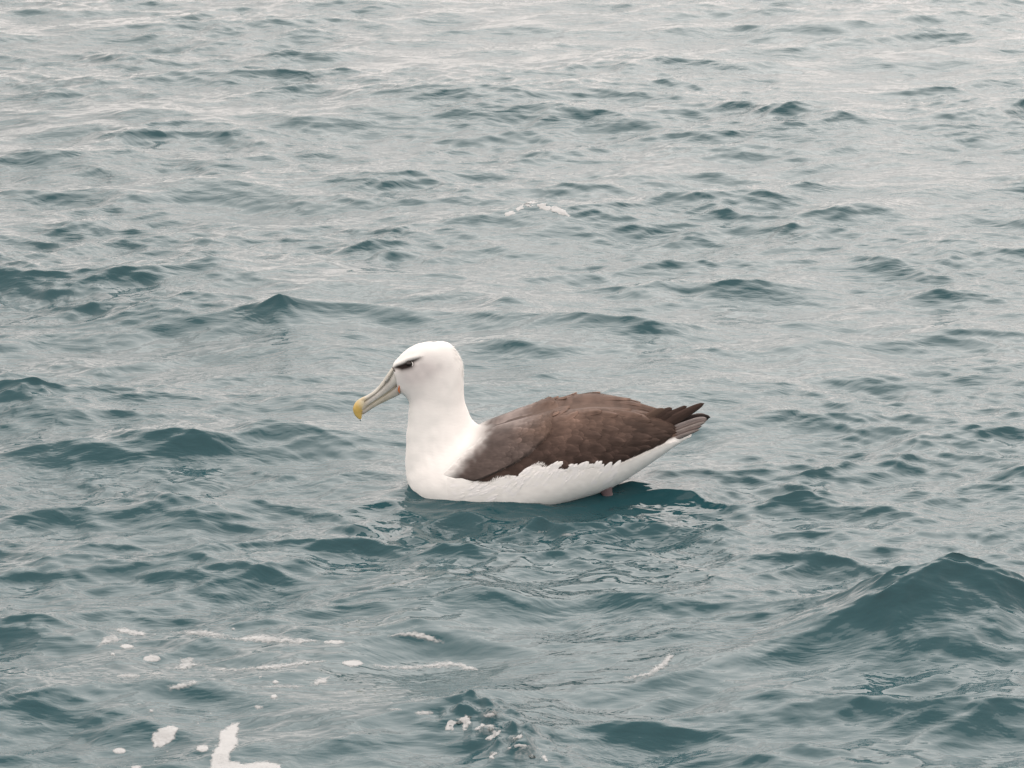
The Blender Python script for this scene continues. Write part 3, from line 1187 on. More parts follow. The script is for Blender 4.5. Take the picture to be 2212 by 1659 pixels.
def build_flank_tufts(mirror):
    r = np.random.default_rng(91 + mirror)
    VV, FF, CC = [], [], []
    ss, pp = np.meshgrid(np.linspace(11.5, NR - 1.3, 260), np.linspace(1.05, 2.5, 190), indexing='ij')
    q = to_px(layer_point(ss, pp, flank_ext)[0])
    line = catmull(FLANK_TOP, 400)
    k = 0
    for row, (dlo, dhi, num) in enumerate([(34, 60, 60), (18, 34, 80), (6, 20, 80)]):
        for _ in range(num):
            x0, y0 = line[r.integers(0, 400)]
            if x0 < 985 or x0 > 1345:
                continue
            tail_ = smooth(1300, 1420, np.array(x0))
            L = r.uniform(0.030, 0.048) * (1 - 0.35 * float(tail_))
            ang = -(r.normal(0.62, 0.10) * (1 - 0.55 * float(tail_)))
            dep = L / 1.2334e-3 * math.sin(-ang) + (r.uniform(-1, 4) if row == 2 else r.uniform(dlo, dhi) * 0.5 * (1 - 0.6 * float(tail_)))
            bx, by = x0 - L / 1.2334e-3 * 0.55, y0 + dep
            j = np.argmin((q[0] - bx) ** 2 + (q[1] - by) ** 2)
            v, c, e = conform_feather(ss.ravel()[j], pp.ravel()[j], L, L * r.uniform(0.45, 0.62), ang, flank_ext, r.uniform(0.0006, 0.0014), flank_colour, 11, 7, mirror, 1.3)
            VV.append(v)
            CC.append(np.clip(c * 1.03, 0, 0.9))
            FF.append(feather_faces(11, 7, mirror == (NSIGN > 0)) + 77 * k)
            k += 1
    o = mesh_np('flank_tufts', np.concatenate(VV), np.concatenate(FF), M_white, bird, np.concatenate(CC))
    tag(o, kind='stuff')


build_flank_tufts(False)
build_flank_tufts(True)


# ---- bill ---------------------------------------------------------------------
def loft(name, top, bot, half, mat, parent, colour, n=90, m=28, power=2.0, Y=0.0, cap=True):
    """closed body between an upper and a lower outline (zoomed head picture), half widths in mm"""
    top = np.stack(gz(*np.array(top, float).T), -1)
    bot = np.stack(gz(*np.array(bot, float).T), -1)
    k = np.linspace(0, 1, n)
    T = catmull(top, k * (len(top) - 1))
    Bm = catmull(bot, k * (len(bot) - 1))
    hw = np.interp(k, np.linspace(0, 1, len(half)), half) / 1000.0
    A = on_plane_y(T[:, 0], T[:, 1], np.full(n, Y))
    B = on_plane_y(Bm[:, 0], Bm[:, 1], np.full(n, Y))
    c, a = (A + B) / 2, (A - B) / 2
    ph = np.linspace(0, 2 * np.pi, m, endpoint=False)
    e = 2.0 / power
    cs = np.sign(np.cos(ph)) * np.abs(np.cos(ph)) ** e
    sn = np.sign(np.sin(ph)) * np.abs(np.sin(ph)) ** e
    P = c[:, None] + a[:, None] * cs[None, :, None]
    P[..., 1] += hw[:, None] * sn[None]
    x, y, _ = to_px(P)
    col = colour(x, y, P, np.broadcast_to(k[:, None], x.shape))
    V2 = np.concatenate([P.reshape(-1, 3), c[:1], c[-1:]])
    C2 = np.concatenate([col.reshape(-1, 3), col[0, :1], col[-1, :1]])
    f = grid_faces(n, m, True)
    j = np.arange(m)
    j2 = (j + 1) % m
    b = n * m
    capf = np.concatenate([np.stack([np.full(m, b), j2, j, j], -1), np.stack([np.full(m, b + 1), (n - 1) * m + j, (n - 1) * m + j2, (n - 1) * m + j2], -1)])
    me = bpy.data.meshes.new(name)
    me.from_pydata(V2.tolist(), [], [tuple(q) for q in f] + [tuple(q[:3]) for q in capf])
    me.polygons.foreach_set('use_smooth', np.ones(len(me.polygons), bool))
    ca = me.color_attributes.new('col', 'FLOAT_COLOR', 'POINT')
    ca.data.foreach_set('color', np.concatenate([np.clip(C2, 0, 1), np.ones((len(C2), 1))], 1).astype(np.float32).ravel())
    me.materials.append(mat)
    o = bpy.data.objects.new(name, me)
    COL.objects.link(o)
    o.parent = parent
    return o


HORN = np.array([0.47, 0.47, 0.44])
HORN_D = np.array([0.36, 0.35, 0.33])
YEL = np.array([0.60, 0.43, 0.13])
bill = bpy.data.objects.new('bill', None)
COL.objects.link(bill)
bill.parent = bird


def horn_colour(x, y, P, k):
    nz = 1 + 0.08 * _vn(x * 0.5, y * 0.5)
    c = np.broadcast_to(HORN, P.shape) * nz[..., None]
    t = smooth(0, 14, 802 - x + (y - 870) * 0.25)
    return blend(c, YEL * 0.9 + 0.04, 0.22 * t)


def culmen_colour(x, y, P, k):
    c = np.broadcast_to(np.array([0.53, 0.525, 0.47]), P.shape)
    t = smooth(0.80, 1.0, k)
    return blend(c, YEL, t * 0.5)


def hook_colour(x, y, P, k):
    c = np.broadcast_to(YEL, P.shape)
    c = blend(c, np.array([0.60, 0.55, 0.40]), 1 - smooth(0.0, 0.35, k))
    d = smooth(784, 790, x) * smooth(886, 893, y)
    return blend(c, np.array([0.22, 0.13, 0.04]), 0.7 * d)


def lower_colour(x, y, P, k):
    c = np.broadcast_to(HORN_D * 1.1, P.shape)
    c = blend(c, np.array([0.42, 0.40, 0.28]), 0.5 * np.exp(-((k - 0.5) / 0.3) ** 2))
    return blend(c, np.array([0.36, 0.26, 0.10]), smooth(0.9, 1.0, k) * 0.8)


# side plates of the upper bill
loft('upper_mandible', [(760, 530), (700, 640), (628, 738), (550, 820), (455, 900), (360, 965), (292, 1000), (262, 1040)],
     [(838, 712), (770, 775), (700, 832), (620, 890), (500, 970), (400, 1040), (325, 1110), (292, 1130)],
     [19.5, 17.0, 14.8, 12.8, 11.4, 10.4, 9.4, 7], M_horn, bill, horn_colour, power=2.5)
# ridge plate along the top
loft('culmen', [(726, 508), (652, 610), (572, 728), (482, 830), (385, 898), (292, 940)],
     [(768, 560), (690, 668), (615, 770), (520, 862), (425, 932), (325, 992)],
     [11, 10.2, 9.2, 8.6, 8.2, 8.4], M_horn, bill, culmen_colour, power=2.3)
# nail at the tip
hook = loft('hook', [(330, 925), (262, 958), (212, 1005), (184, 1062), (181, 1112), (200, 1168), (236, 1212), (268, 1236)],
            [(352, 1070), (335, 1105), (322, 1125), (312, 1140), (308, 1158), (304, 1182), (300, 1208), (294, 1234)],
            [9.6, 10.2, 10.0, 9.0, 7.6, 6.0, 4.2, 1.8], M_horn, bill, hook_colour, power=2.1)
hook['label'] = 'yellow hooked tip of the bill'
loft('lower_mandible', [(838, 690), (770, 755), (700, 815), (620, 872), (500, 952), (400, 1022), (330, 1085), (285, 1115)],
     [(842, 878), (800, 905), (700, 952), (600, 1000), (500, 1052), (420, 1102), (350, 1150), (318, 1168)],
     [17.5, 15.0, 13.0, 11.4, 10.0, 9.0, 8.0, 5.5], M_horn, bill, lower_colour, power=2.4)


def tube_line(name, pts, ys, rad, mat, parent, col, m=8, n=40):
    c = np.stack(gz(*np.array(pts, float).T), -1)
    c = catmull(c, n)
    Y = np.interp(np.linspace(0, 1, n), np.linspace(0, 1, len(ys)), ys)
    C = on_plane_y(c[:, 0], c[:, 1], Y)
    R = np.interp(np.linspace(0, 1, n), np.linspace(0, 1, len(rad)), rad)
    T = np.gradient(C, axis=0)
    T /= np.linalg.norm(T, axis=1, keepdims=True)
    A = np.cross(T, np.array([0, 1.0, 0]))
    A /= np.linalg.norm(A, axis=1, keepdims=True)
    B = np.cross(T, A)
    ph = np.linspace(0, 2 * np.pi, m, endpoint=False)
    P = C[:, None] + R[:, None, None] * (A[:, None] * np.cos(ph)[None, :, None] + B[:, None] * np.sin(ph)[None, :, None])
    return mesh_np(name, P.reshape(-1, 3), grid_faces(n, m, True), mat, parent, np.broadcast_to(np.asarray(col, float), P.shape))


for sg in (-1, 1):
    # nostril tube and the dark groove running from it along the side plate
    tube_line('nostril_tube', [(672, 648), (652, 682), (634, 712)], [sg * 0.0125, sg * 0.0128, sg * 0.0122], [0.0020, 0.0030, 0.0026], M_horn, bill, HORN * 0.85)
    tube_line('nostril', [(636, 706), (629, 722)], [sg * 0.0145, sg * 0.0140], [0.0014, 0.0009], M_horn, bill, (0.02, 0.015, 0.012), 8, 8)
    tube_line('bill_groove', [(742, 545), (705, 612), (672, 655), (630, 725), (590, 775), (520, 850), (430, 925), (335, 985), (305, 1020)],
              [sg * 0.0133, sg * 0.0131, sg * 0.0130, sg * 0.0120, sg * 0.0110, sg * 0.0099, sg * 0.0093, sg * 0.0088, sg * 0.0086], [0.0009, 0.0006, 0.0007, 0.0007, 0.0005, 0.0004, 0.0003, 0.0003], M_horn, bill, (0.25, 0.22, 0.18))
    tube_line('bill_base_seam', [(728, 515), (752, 560), (785, 620), (808, 675), (828, 712)], [sg * 0.006, sg * 0.0165, sg * 0.0195, sg * 0.0205, sg * 0.0195],
              [0.0014, 0.0012, 0.0011, 0.0011, 0.0010], M_horn, bill, (0.07, 0.058, 0.05))
    tube_line('mouth_line', [(826, 716), (770, 780), (700, 838), (620, 896), (500, 976), (400, 1046), (330, 1112)],
              [sg * q for q in (0.0172, 0.0150, 0.0130, 0.0113, 0.0099, 0.0088, 0.0072)], [0.0006, 0.0006, 0.0006, 0.0005, 0.0005], M_horn, bill, (0.40, 0.37, 0.25))
    g = tube_line('gape_stripe', [(818, 735), (818, 785), (813, 835), (824, 870)], [sg * 0.0200, sg * 0.0206, sg * 0.0200, sg * 0.0185], [0.0010, 0.0017, 0.0024, 0.0014], M_horn, bill, (0.55, 0.15, 0.035))
    g['label'] = 'orange stripe at the base of the bill'


# ---- eyes ----------------------------------------------------------------------
def build_eye(sg):
    import bmesh
    e = zpoly([(958, 474)])[0]
    k = np.argmin((to_px(body(_he[0], _he[1]))[0] - e[0]) ** 2 + (to_px(body(_he[0], _he[1]))[1] - e[1]) ** 2)
    p = body(_he[0], _he[1]).reshape(-1, 3)[k]
    bm = bmesh.new()
    bmesh.ops.create_uvsphere(bm, u_segments=24, v_segments=16, radius=0.0088)
    me = bpy.data.meshes.new('eye')
    bm.to_mesh(me)
    bm.free()
    me.polygons.foreach_set('use_smooth', np.ones(len(me.polygons), bool))
    me.materials.append(M_eye)
    o = bpy.data.objects.new('eye', me)
    COL.objects.link(o)
    o.parent = bird
    o.location = (p[0], -(p[1] + 0.0076) if sg > 0 else p[1] + 0.0076, p[2])
    # white crescent of the rear eyelid
    n = 26
    a = np.radians(np.linspace(52, -95, n))
    R = 0.0096
    C = np.stack([p[0] + R * np.cos(a), np.full(n, p[1] - 0.0008) + 0.004 * (np.abs(np.linspace(-1, 1, n)) ** 2), p[2] + R * np.sin(a) * 0.88], -1)
    rad = 0.0019 * np.sqrt(np.clip(1 - np.linspace(-1, 1, n) ** 2, 0.04, 1))
    T = np.gradient(C, axis=0)
    T /= np.linalg.norm(T, axis=1, keepdims=True)
    A = np.cross(T, np.array([0, 1.0, 0]))
    A /= np.linalg.norm(A, axis=1, keepdims=True)
    B = np.cross(T, A)
    ph = np.linspace(0, 2 * np.pi, 8, endpoint=False)
    P = C[:, None] + rad[:, None, None] * (A[:, None] * np.cos(ph)[None, :, None] * 0.7 + B[:, None] * np.sin(ph)[None, :, None])
    if sg > 0:
        P = P * np.array([1, -1, 1])
    mesh_np('eye_ring', P.reshape(-1, 3), grid_faces(n, 8, True), M_white, bird, np.broadcast_to(C_WHITE, P.shape))


_he = np.meshgrid(np.linspace(1, 6, 300), np.linspace(0.2, 1.8, 300), indexing='ij')
build_eye(-1)
build_eye(1)


# ---- foot: pink shank going down into the water --------------------------------
def build_foot(mirror):
    pts = [(1296, 1030), (1302, 1045), (1309, 1060), (1314, 1075), (1318, 1095)]
    Ys = np.array([-0.090, -0.096, -0.100, -0.102, -0.104])
    C = np.stack([on_plane_y(a[0], a[1], b) for a, b in zip(pts, Ys)])
    C = catmull(C, 20)
    R = np.interp(np.linspace(0, 1, 20), [0, 0.35, 0.6, 1], [0.023, 0.018, 0.012, 0.010])
    ph = np.linspace(0, 2 * np.pi, 14, endpoint=False)
    P = C[:, None] + R[:, None, None] * np.stack([1.15 * np.cos(ph), 0.7 * np.sin(ph), 0.25 * np.cos(ph)], -1)[None]
    if mirror:
        P = P * np.array([1, -1, 1])
    lg = mesh_np('leg', P.reshape(-1, 3), grid_faces(20, 14, True), M_skin, bird)
    # webbed foot, under water
    a = C[-1]
    toes = np.array([(-0.02, 0.0, -0.004), (0.03, -0.055, -0.03), (0.075, -0.028, -0.045), (0.085, 0.012, -0.048), (0.045, 0.045, -0.035)]) + a
    V2 = np.concatenate([toes, toes - np.array([0, 0, 0.004])])
    if mirror:
        V2 = V2 * np.array([1, -1, 1])
    F2 = [(0, 1, 2, 3), (0, 3, 4, 0)]
    me = bpy.data.meshes.new('webbed_foot')
    me.from_pydata(V2.tolist(), [], [(0, 1, 2, 3), (0, 3, 4), (8, 7, 6, 5), (9, 8, 5), (0, 5, 6, 1), (1, 6, 7, 2), (2, 7, 8, 3), (3, 8, 9, 4), (4, 9, 5, 0)])
    me.materials.append(M_skin)
    o = bpy.data.objects.new('webbed_foot', me)
    COL.objects.link(o)
    o.parent = lg


build_foot(False)
build_foot(True)


# ------------------------------------------------------------------ foam
def foam_material():
    """a film of tiny bubbles: thins out towards its rim and lets the water through"""
    m, nt, b = new_mat('sea_foam')
    N, L = nt.nodes, nt.links
    b.inputs['Base Color'].default_value = (0.53, 0.555, 0.56, 1)
    b.inputs['Roughness'].default_value = 0.6
    at = N.new('ShaderNodeAttribute'); at.attribute_name = 'col'
    geo = N.new('ShaderNodeNewGeometry')
    vo = N.new('ShaderNodeTexVoronoi')
    vo.inputs['Scale'].default_value = 130
    L.new(geo.outputs['Position'], vo.inputs['Vector'])
    ns = N.new('ShaderNodeTexNoise')
    ns.inputs['Scale'].default_value = 38
    ns.inputs['Detail'].default_value = 4
    L.new(geo.outputs['Position'], ns.inputs['Vector'])
    a1 = N.new('ShaderNodeMath'); a1.operation = 'MULTIPLY_ADD'      # density + noise
    a1.inputs[1].default_value = 0.75
    L.new(ns.outputs[0], a1.inputs[0]); L.new(at.outputs['Fac'], a1.inputs[2])
    a2 = N.new('ShaderNodeMath'); a2.operation = 'MULTIPLY_ADD'
    a2.inputs[1].default_value = 0.35
    L.new(vo.outputs['Distance'], a2.inputs[0]); L.new(a1.outputs[0], a2.inputs[2])
    mr = N.new('ShaderNodeMapRange')
    mr.interpolation_type = 'SMOOTHSTEP'
    mr.inputs['From Min'].default_value = 0.50
    mr.inputs['From Max'].default_value = 1.55
    mr.inputs['To Min'].default_value = 0.0
    mr.inputs['To Max'].default_value = 0.80
    L.new(a2.outputs[0], mr.inputs['Value'])
    bp = N.new('ShaderNodeBump')
    bp.inputs['Distance'].default_value = 0.0015
    L.new(vo.outputs['Distance'], bp.inputs['Height'])
    L.new(bp.outputs[0], b.inputs['Normal'])
    tr = N.new('ShaderNodeBsdfTransparent')
    mx = N.new('ShaderNodeMixShader')
    L.new(mr.outputs[0], mx.inputs[0]); L.new(tr.outputs[0], mx.inputs[1]); L.new(b.outputs[0], mx.inputs[2])
    L.new(mx.outputs[0], N['Material Output'].inputs['Surface'])
    return m


M_foam = foam_material()


def bubble_material():
    m, nt, b = new_mat('bubble_film')
    N, L = nt.nodes, nt.links
    b.inputs['Base Color'].default_value = (0.04, 0.15, 0.15, 1)
    b.inputs['Roughness'].default_value = 0.04
    b.inputs['IOR'].default_value = 1.33
    tr = N.new('ShaderNodeBsdfTransparent')
    tr.inputs['Color'].default_value = (0.85, 0.93, 0.93, 1)
    gl = N.new('ShaderNodeBsdfGlossy')
    gl.inputs['Roughness'].default_value = 0.05
    lw = N.new('ShaderNodeLayerWeight')
    lw.inputs['Blend'].default_value = 0.55
    ns = N.new('ShaderNodeTexNoise')
    ns.inputs['Scale'].default_value = 90
    bp = N.new('ShaderNodeBump')
    bp.inputs['Distance'].default_value = 0.003
    L.new(ns.outputs[0], bp.inputs['Height'])
    L.new(bp.outputs[0], gl.inputs['Normal'])
    mx = N.new('ShaderNodeMixShader')
    L.new(lw.outputs['Fresnel'], mx.inputs[0])
    L.new(tr.outputs[0], mx.inputs[1])
    L.new(gl.outputs[0], mx.inputs[2])
    mx2 = N.new('ShaderNodeMixShader')
    mx2.inputs[0].default_value = 0.12
    L.new(mx.outputs[0], mx2.inputs[1])
    L.new(b.outputs[0], mx2.inputs[2])
    L.new(mx2.outputs[0], N['Material Output'].inputs['Surface'])
    return m


M_bubble = bubble_material()

_lx, _ly = np.meshgrid(np.arange(-3.2, 3.2, 0.02), np.arange(-2.8, 10.0, 0.02), indexing='ij')
_lp = to_px(sea(_lx, _ly))


def sea_at(px, py):
    """rest positions (x, y) of the water that shows at picture points"""
    px = np.atleast_1d(np.asarray(px, float))
    py = np.atleast_1d(np.asarray(py, float))
    c = (px.mean(), py.mean())
    d = (_lp[0] - c[0]) ** 2 + (_lp[1] - c[1]) ** 2 + (_lp[2] - _lp[2].min()) * 4
    k = np.argmin(d)
    x = np.full(px.shape, _lx.ravel()[k])
    y = np.full(py.shape, _ly.ravel()[k])
    e = 0.012
    for it in range(14):
        p0 = to_px(sea(x, y))
        p1 = to_px(sea(x + e, y))
        p2 = to_px(sea(x, y + e))
        a, b_ = (p1[0] - p0[0]) / e, (p2[0] - p0[0]) / e
        c_, d_ = (p1[1] - p0[1]) / e, (p2[1] - p0[1]) / e
        d_ = np.where(np.abs(d_) < 35, -35.0, d_)
        det = a * d_ - b_ * c_
        det = np.where(np.abs(det) < 1e4, np.sign(det + 1e-9) * 1e4, det)
        rx, ry = px - p0[0], py - p0[1]
        dx = (rx * d_ - b_ * ry) / det
        dy = (a * ry - c_ * rx) / det
        x = x + np.clip(dx, -0.08, 0.08) * 0.8
        y = y + np.clip(dy, -0.08, 0.08) * 0.8
    return x, y


_fn = VNoise(64, 77)


def foam_mesh(name, poly, thick=0.005, parent=None, rough=2.2, step=1.5, holes=0.0, seed=0, mat=None, strength=1.0, soft=6.0, domes=None, grow=0.0):
    poly = np.asarray(poly, float)
    x0, y0 = poly.min(0) - 5
    x1, y1 = poly.max(0) + 5
    nx = max(6, int((x1 - x0) / step))
    ny = max(6, int((y1 - y0) / step))
    X, Y = np.meshgrid(np.linspace(x0, x1, nx), np.linspace(y0, y1, ny), indexing='ij')
    sd_ = poly_sdf(X, Y, poly) + rough * _fn(X * 0.16 + seed, Y * 0.30) + rough * 0.35 * _fn(X * 0.45 + seed, Y * 0.7)
    sd_ = sd_ + grow
    if holes:
        sd_ = np.minimum(sd_, (1.6 - _fn(X * 0.12 + 3 * seed, Y * 0.3)) * holes)
    u, v = sea_at(X, Y)
    P = sea(u, v)
    n = sea_normal(u, v)
    for c_, R_, fl_ in (domes or []):
        q_ = ((P[..., 0] - c_[0]) / R_) ** 2 + ((P[..., 1] - c_[1]) / (0.9 * R_)) ** 2
        top_ = c_[2] + R_ * fl_ * np.sqrt(np.clip(1 - q_, 0, 1)) * (q_ < 1) - 10.0 * (q_ >= 1)
        P[..., 2] = np.maximum(P[..., 2], top_)
    h = thick * smooth(-1, 5, sd_) * (1 + 0.12 * _fn(X * 0.9, Y * 0.9 + seed)) - 0.003 * (1 - smooth(-3.0, -1.0, sd_))
    P = P + n * h[..., None]
    dens = np.repeat((strength * smooth(-2.0, soft, sd_))[..., None], 3, -1).reshape(-1, 3)
    f = grid_faces(nx, ny)
    keep = (sd_.ravel()[f] > -2.0).any(1)
    if not keep.any():
        keep[:] = True
    v2, f2, c2 = compact(P.reshape(-1, 3), f, keep, dens)
    nn = np.cross(v2[f2[:, 1]] - v2[f2[:, 0]], v2[f2[:, 2]] - v2[f2[:, 0]])
    if nn[:, 2].mean() < 0:
        f2 = f2[:, ::-1]
    return mesh_np(name, v2, f2, mat or M_foam, parent, c2)


def f5(pts):
    a = np.array(pts, float)
    return np.stack([162 + 0.4883 * a[:, 0], 1317.6 + 0.4883 * a[:, 1]], -1)


def ell(cx, cy, rx, ry, n=18):
    a = np.linspace(0, 2 * np.pi, n, endpoint=False)
    return np.stack([cx + rx * np.cos(a), cy + ry * np.sin(a)], -1)


FOAM = [
    (f5([(155, 80), (230, 82), (320, 103), (305, 120), (200, 103)]), 'slanting foam streak at the far left of the foam field'),
    (f5([(95, 168), (125, 122), (175, 110), (208, 132), (150, 150)]), 'leftmost foam patch, wedge shaped, below the slanting streak'),
    (f5(ell(230, 162, 32, 11)), 'small oval foam patch just right of the wedge shaped patch'),
    (f5([(420, 100), (560, 88), (690, 110), (640, 126), (520, 112)]), 'long thin foam streak, left half of the upper foam line'),
    (f5([(680, 128), (800, 110), (900, 118), (1078, 136), (1000, 150), (850, 146), (760, 138)]), 'longest foam streak of the upper foam line below the bird'),
    (f5(ell(1148, 142, 48, 9)), 'flat oval foam patch at the right end of the upper foam line'),
    (f5([(1385, 116), (1440, 100), (1500, 96), (1570, 112), (1635, 148), (1560, 136), (1480, 114)]), 'arched foam streak over a small wave right of the upper line'),
    (f5(ell(340, 215, 40, 16)), 'oval foam patch between the upper and lower foam lines on the left'),
    (f5([(410, 256), (470, 238), (465, 215), (525, 212), (522, 232), (585, 246), (480, 264)]), 'lumpy foam patch at the left end of the lower foam line'),
    (f5([(580, 258), (720, 262), (850, 244), (1000, 228), (1130, 224), (1000, 246), (850, 264), (650, 269)]), 'longest curved foam streak of the lower foam line'),
    (f5(ell(1228, 235, 48, 15)), 'thick oval foam patch in the middle of the lower foam line'),
    (f5([(1300, 242), (1400, 250), (1540, 243), (1640, 226), (1720, 240), (1795, 268), (1730, 268), (1680, 250), (1600, 254), (1500, 263), (1380, 260)]), 'ragged foam streak at the right end of the lower foam line'),
    (f5([(1035, 338), (1080, 300), (1128, 296), (1112, 322), (1060, 338)]), 'slanted foam patch below the middle of the lower line'),
    (f5([(810, 338), (900, 331), (1020, 334), (1000, 344), (850, 346)]), 'faint foam streak left of the slanted patch'),
    (f5([(410, 338), (470, 325), (530, 313), (545, 326), (480, 347), (420, 356)]), 'foam patch lying on the crest of the smooth left wave'),
    (f5(ell(812, 430, 20, 9)), 'small lone foam patch below the faint streak'),
    (f5([(338, 580), (345, 550), (385, 520), (430, 509), (456, 522), (440, 568), (400, 602), (352, 612)]), 'large round foam blob near the bottom left'),
    (f5(ell(197, 622, 28, 14)), 'small foam patch left of and below the large round blob'),
    (f5(ell(563, 612, 28, 17)), 'small round foam patch between the round blob and the forked one'),
    (f5([(640, 545), (690, 505), (728, 500), (715, 560), (725, 590), (690, 630), (680, 665), (760, 680), (830, 668), (910, 685), (908, 740), (595, 740), (605, 640), (632, 600)]), 'largest foam patch, forked, cut by the bottom edge'),
    (f5(ell(270, 696, 24, 9)), 'foam patch cut by the bottom edge left of the forked one'),
    (f5(ell(1412, 441, 34, 7)), 'thin foam streak left of the bubbling water'),
    (f5(ell(1545, 455, 42, 9)), 'foam streak touching the left side of the bubbling water'),
    (f5(ell(355, 281, 38, 7)), 'thin foam streak above the patch on the smooth wave'),
    (f5(ell(240, 291, 55, 11)), 'pale foam streak at the left below the oval patch'),
    (np.array([(1350, 1463), (1400, 1452), (1430, 1428), (1446, 1412), (1456, 1416), (1440, 1438), (1410, 1458), (1370, 1466)]), 'thin bent foam line on the crest right of centre foreground'),
    (np.array([(1158, 1148), (1180, 1146), (1182, 1150), (1162, 1153)]), 'left white glint of foam on the water below the bird'),
    (np.array([(1208, 1156), (1225, 1152), (1242, 1150), (1240, 1155), (1215, 1158)]), 'right streak of foam on the water below the bird'),
]
for i, (poly, lab) in enumerate(FOAM):
    small = np.ptp(poly[:, 0]) * np.ptp(poly[:, 1]) < 900
    faint = 'faint' in lab or 'pale' in lab or 'thin foam streak' in lab
    o = foam_mesh('foam_patch', poly, 0.0010 if small else 0.0014, rough=0.6 if small else 1.3, step=1.1 if small else 1.6, seed=i * 7.3, strength=0.55 if faint else (1.0 if 'blob' in lab or 'forked' in lab or 'oval' in lab else 0.68), soft=5.0 if small else 8.0, grow=0.5 if small else 2.0)
    tag(o, lab, 'foam', 'foam patches on the water')
FLECKS = [
    (338, 447, 9, 'tiny foam fleck under the patch on the smooth left wave, larger of two'),
    (284, 416, 6, 'tiny foam fleck under the patch on the smooth left wave, smaller of two'),
    (168, 196, 10, 'tiny foam fleck below the small oval patch at the far left'),
    (600, 460, 4, 'tiny foam speck on the smooth wave above the forked patch'),
    (545, 503, 4, 'tiny foam speck just above left of the forked patch'),
    (410, 627, 5, 'tiny foam speck under the large round blob'),
    (1195, 370, 6, 'tiny foam speck right of and below the slanted patch'),
    (880, 384, 14, 'small flat foam fleck between the faint streak and the lone patch'),
    (700, 85, 8, 'tiny foam fleck above the longest upper streak'),
    (885, 320, 12, 'small foam fleck just above the faint streak'),
    (820, 296, 6, 'tiny foam speck under the longest lower streak'),
]
for i, (x, y, r_, lab) in enumerate(FLECKS):
    o = foam_mesh('foam_fleck', f5(ell(x, y, r_ * 1.3, r_ * 0.9)), 0.003, rough=0.5, step=0.9, seed=i * 3.1)
    tag(o, lab, 'foam', 'tiny foam flecks')


# breaking crest behind the bird
def f8(pts):
    a = np.array(pts, float)
    return np.stack([918 + 0.1953 * a[:, 0], 378 + 0.1953 * a[:, 1]], -1)


brk = bpy.data.objects.new('breaking_crest', None)
COL.objects.link(brk)
tag(brk, 'small breaking wave crest with white foam behind the bird', 'wave crest')
for i, poly in enumerate([
        [(1115, 312), (1200, 288), (1245, 312), (1200, 326), (1120, 334)],
        [(1250, 330), (1340, 322), (1330, 345), (1400, 362), (1380, 388), (1280, 372)],
        [(1390, 360), (1450, 350), (1520, 385), (1560, 405), (1585, 452), (1500, 432), (1400, 395)],
        [(1010, 375), (1080, 345), (1095, 362), (1030, 390)],
        [(890, 425), (960, 405), (980, 430), (900, 445)]]):
    foam_mesh('foam', f8(poly), 0.004 if i < 3 else 0.002, brk, rough=1.6, step=0.9, seed=i * 5.0, grow=1.5, soft=3.0, strength=1.3)

# boiling water with bubbles in the foreground
boil = bpy.data.objects.new('bubbling_water', None)
COL.objects.link(boil)
tag(boil, 'cluster of glassy bubbles welling up at the bottom centre of the foreground', 'bubbles')


DOMES = []


def dome(px, py, rpx, flat, seed, froth_glint=0.0):
    u, v = sea_at([px], [py])
    c = sea(u, v)[0]
    sc_ = to_px(c)[2] / FPX
    R = rpx * sc_
    th = np.linspace(0, 2 * np.pi, 28, endpoint=False)
    ph = np.linspace(-0.35, np.pi / 2, 14)
    PH, TH = np.meshgrid(ph, th, indexing='ij')
    k = 1 + 0.14 * _fn(np.cos(TH) * 1.5 + seed, np.sin(TH) * 1.5 + PH)
    P = np.stack([R * k * np.cos(PH) * np.cos(TH), R * 0.9 * k * np.cos(PH) * np.sin(TH), R * flat * np.sin(PH)], -1) + c
    DOMES.append((c, R, flat))
    if froth_glint:
        o = mesh_np('bubble', P.reshape(-1, 3), grid_faces(14, 28, True)[:, ::-1], M_foam, boil, np.full(P.shape, froth_glint * 0.5))
    else:
        o = mesh_np('bubble', P.reshape(-1, 3), grid_faces(14, 28, True)[:, ::-1], M_bubble, boil)
    return o


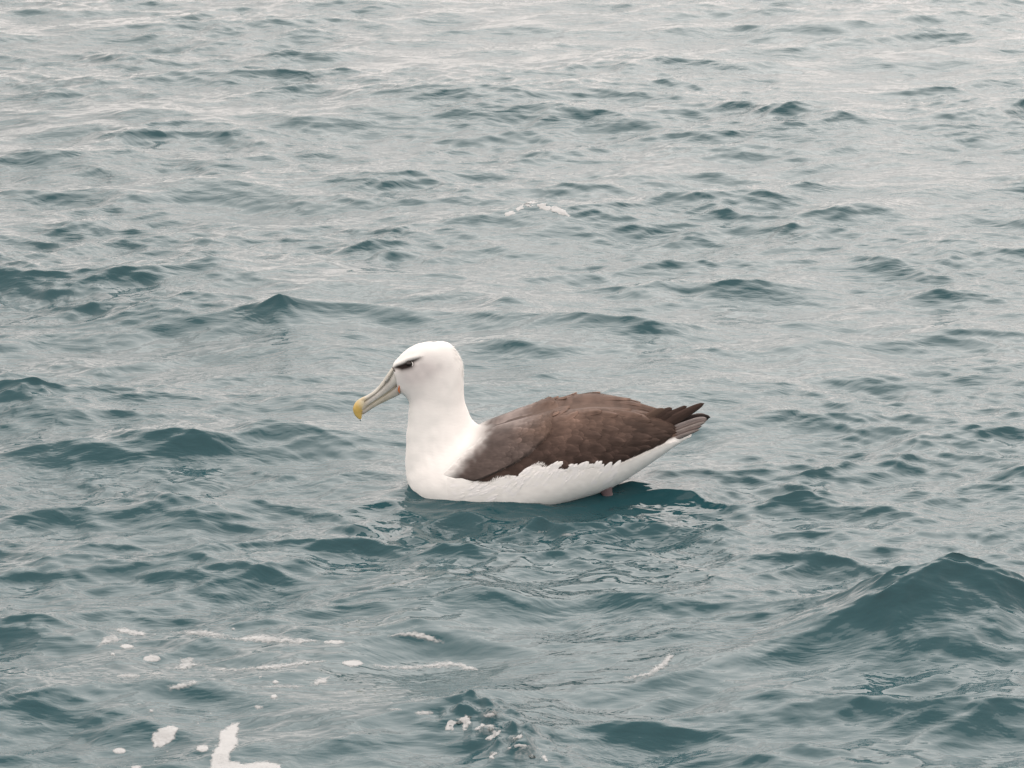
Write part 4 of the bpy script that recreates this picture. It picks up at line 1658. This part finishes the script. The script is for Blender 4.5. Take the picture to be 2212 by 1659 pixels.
for i, (x, y, r_, fl) in enumerate([(1838, 528, 14, 0.75), (2020, 650, 16, 0.6), (1856, 455, 12, 0.7), (1700, 500, 11, 0.7), (1950, 575, 12, 0.7), (1845, 640, 10, 0.8),
                                    (1745, 475, 9, 0.7), (1660, 515, 8, 0.7)]):
    q = f5([(x, y)])[0]
    dome(q[0], q[1], r_ * 0.4883, fl, i * 2.7)
for i, (x, y, r_, fl, de) in enumerate([(2005, 640, 70, 0.50, 0.34), (1830, 535, 44, 0.60, 0.36), (1862, 462, 40, 0.50, 0.30), (1945, 575, 34, 0.6, 0.32), (1720, 495, 30, 0.6, 0.25), (1850, 640, 20, 0.8, 0.4)]):
    q = f5([(x, y)])[0]
    dome(q[0], q[1], r_ * 0.4883, fl, i * 1.9 + 0.5, de)
for i, poly in enumerate([
        [(1635, 510), (1665, 485), (1690, 495), (1670, 530), (1640, 532)], [(1690, 478), (1745, 462), (1752, 500), (1720, 540), (1712, 500)],
        [(1770, 520), (1800, 500), (1855, 512), (1850, 528), (1800, 518), (1775, 545)], [(1820, 570), (1850, 535), (1890, 530), (1875, 552), (1840, 572)],
        [(1800, 470), (1860, 448), (1880, 458), (1830, 478)], [(1828, 650), (1850, 625), (1868, 632), (1850, 658)],
        [(1915, 610), (1960, 592), (2010, 598), (2000, 606), (1950, 606)], [(2050, 630), (2085, 648), (2095, 680), (2070, 660)], [(1930, 570), (1975, 548), (1985, 560), (1950, 580)]]):
    foam_mesh('froth_glint', f5(poly), 0.0018, boil, rough=1.8, step=0.9, seed=i * 4.1, soft=4.0)  # froth bits, with the white glints on the domes painted as patches too

# drop hanging from the bill
dp = on_plane_y(*gz(283, 1242), 0.0)
th = np.linspace(0, 2 * np.pi, 12, endpoint=False)
zz = np.linspace(0, 1, 9)
rr = 0.0032 * np.sin(np.pi * np.clip(zz, 0.02, 0.98)) ** 0.8
DP = np.stack([np.outer(rr, np.cos(th)), np.outer(rr, np.sin(th)), np.repeat((0.004 - zz * 0.008)[:, None], 12, 1)], -1) + dp
M_drop, _nt, _b = new_mat('clear_water')
_b.inputs['Transmission Weight'].default_value = 1.0
_b.inputs['IOR'].default_value = 1.33
_b.inputs['Roughness'].default_value = 0.0
drop = mesh_np('water_drop', DP.reshape(-1, 3), grid_faces(9, 12, True)[:, ::-1], M_drop)
tag(drop, 'clear water drop hanging from the yellow tip of the bill', 'water drop')
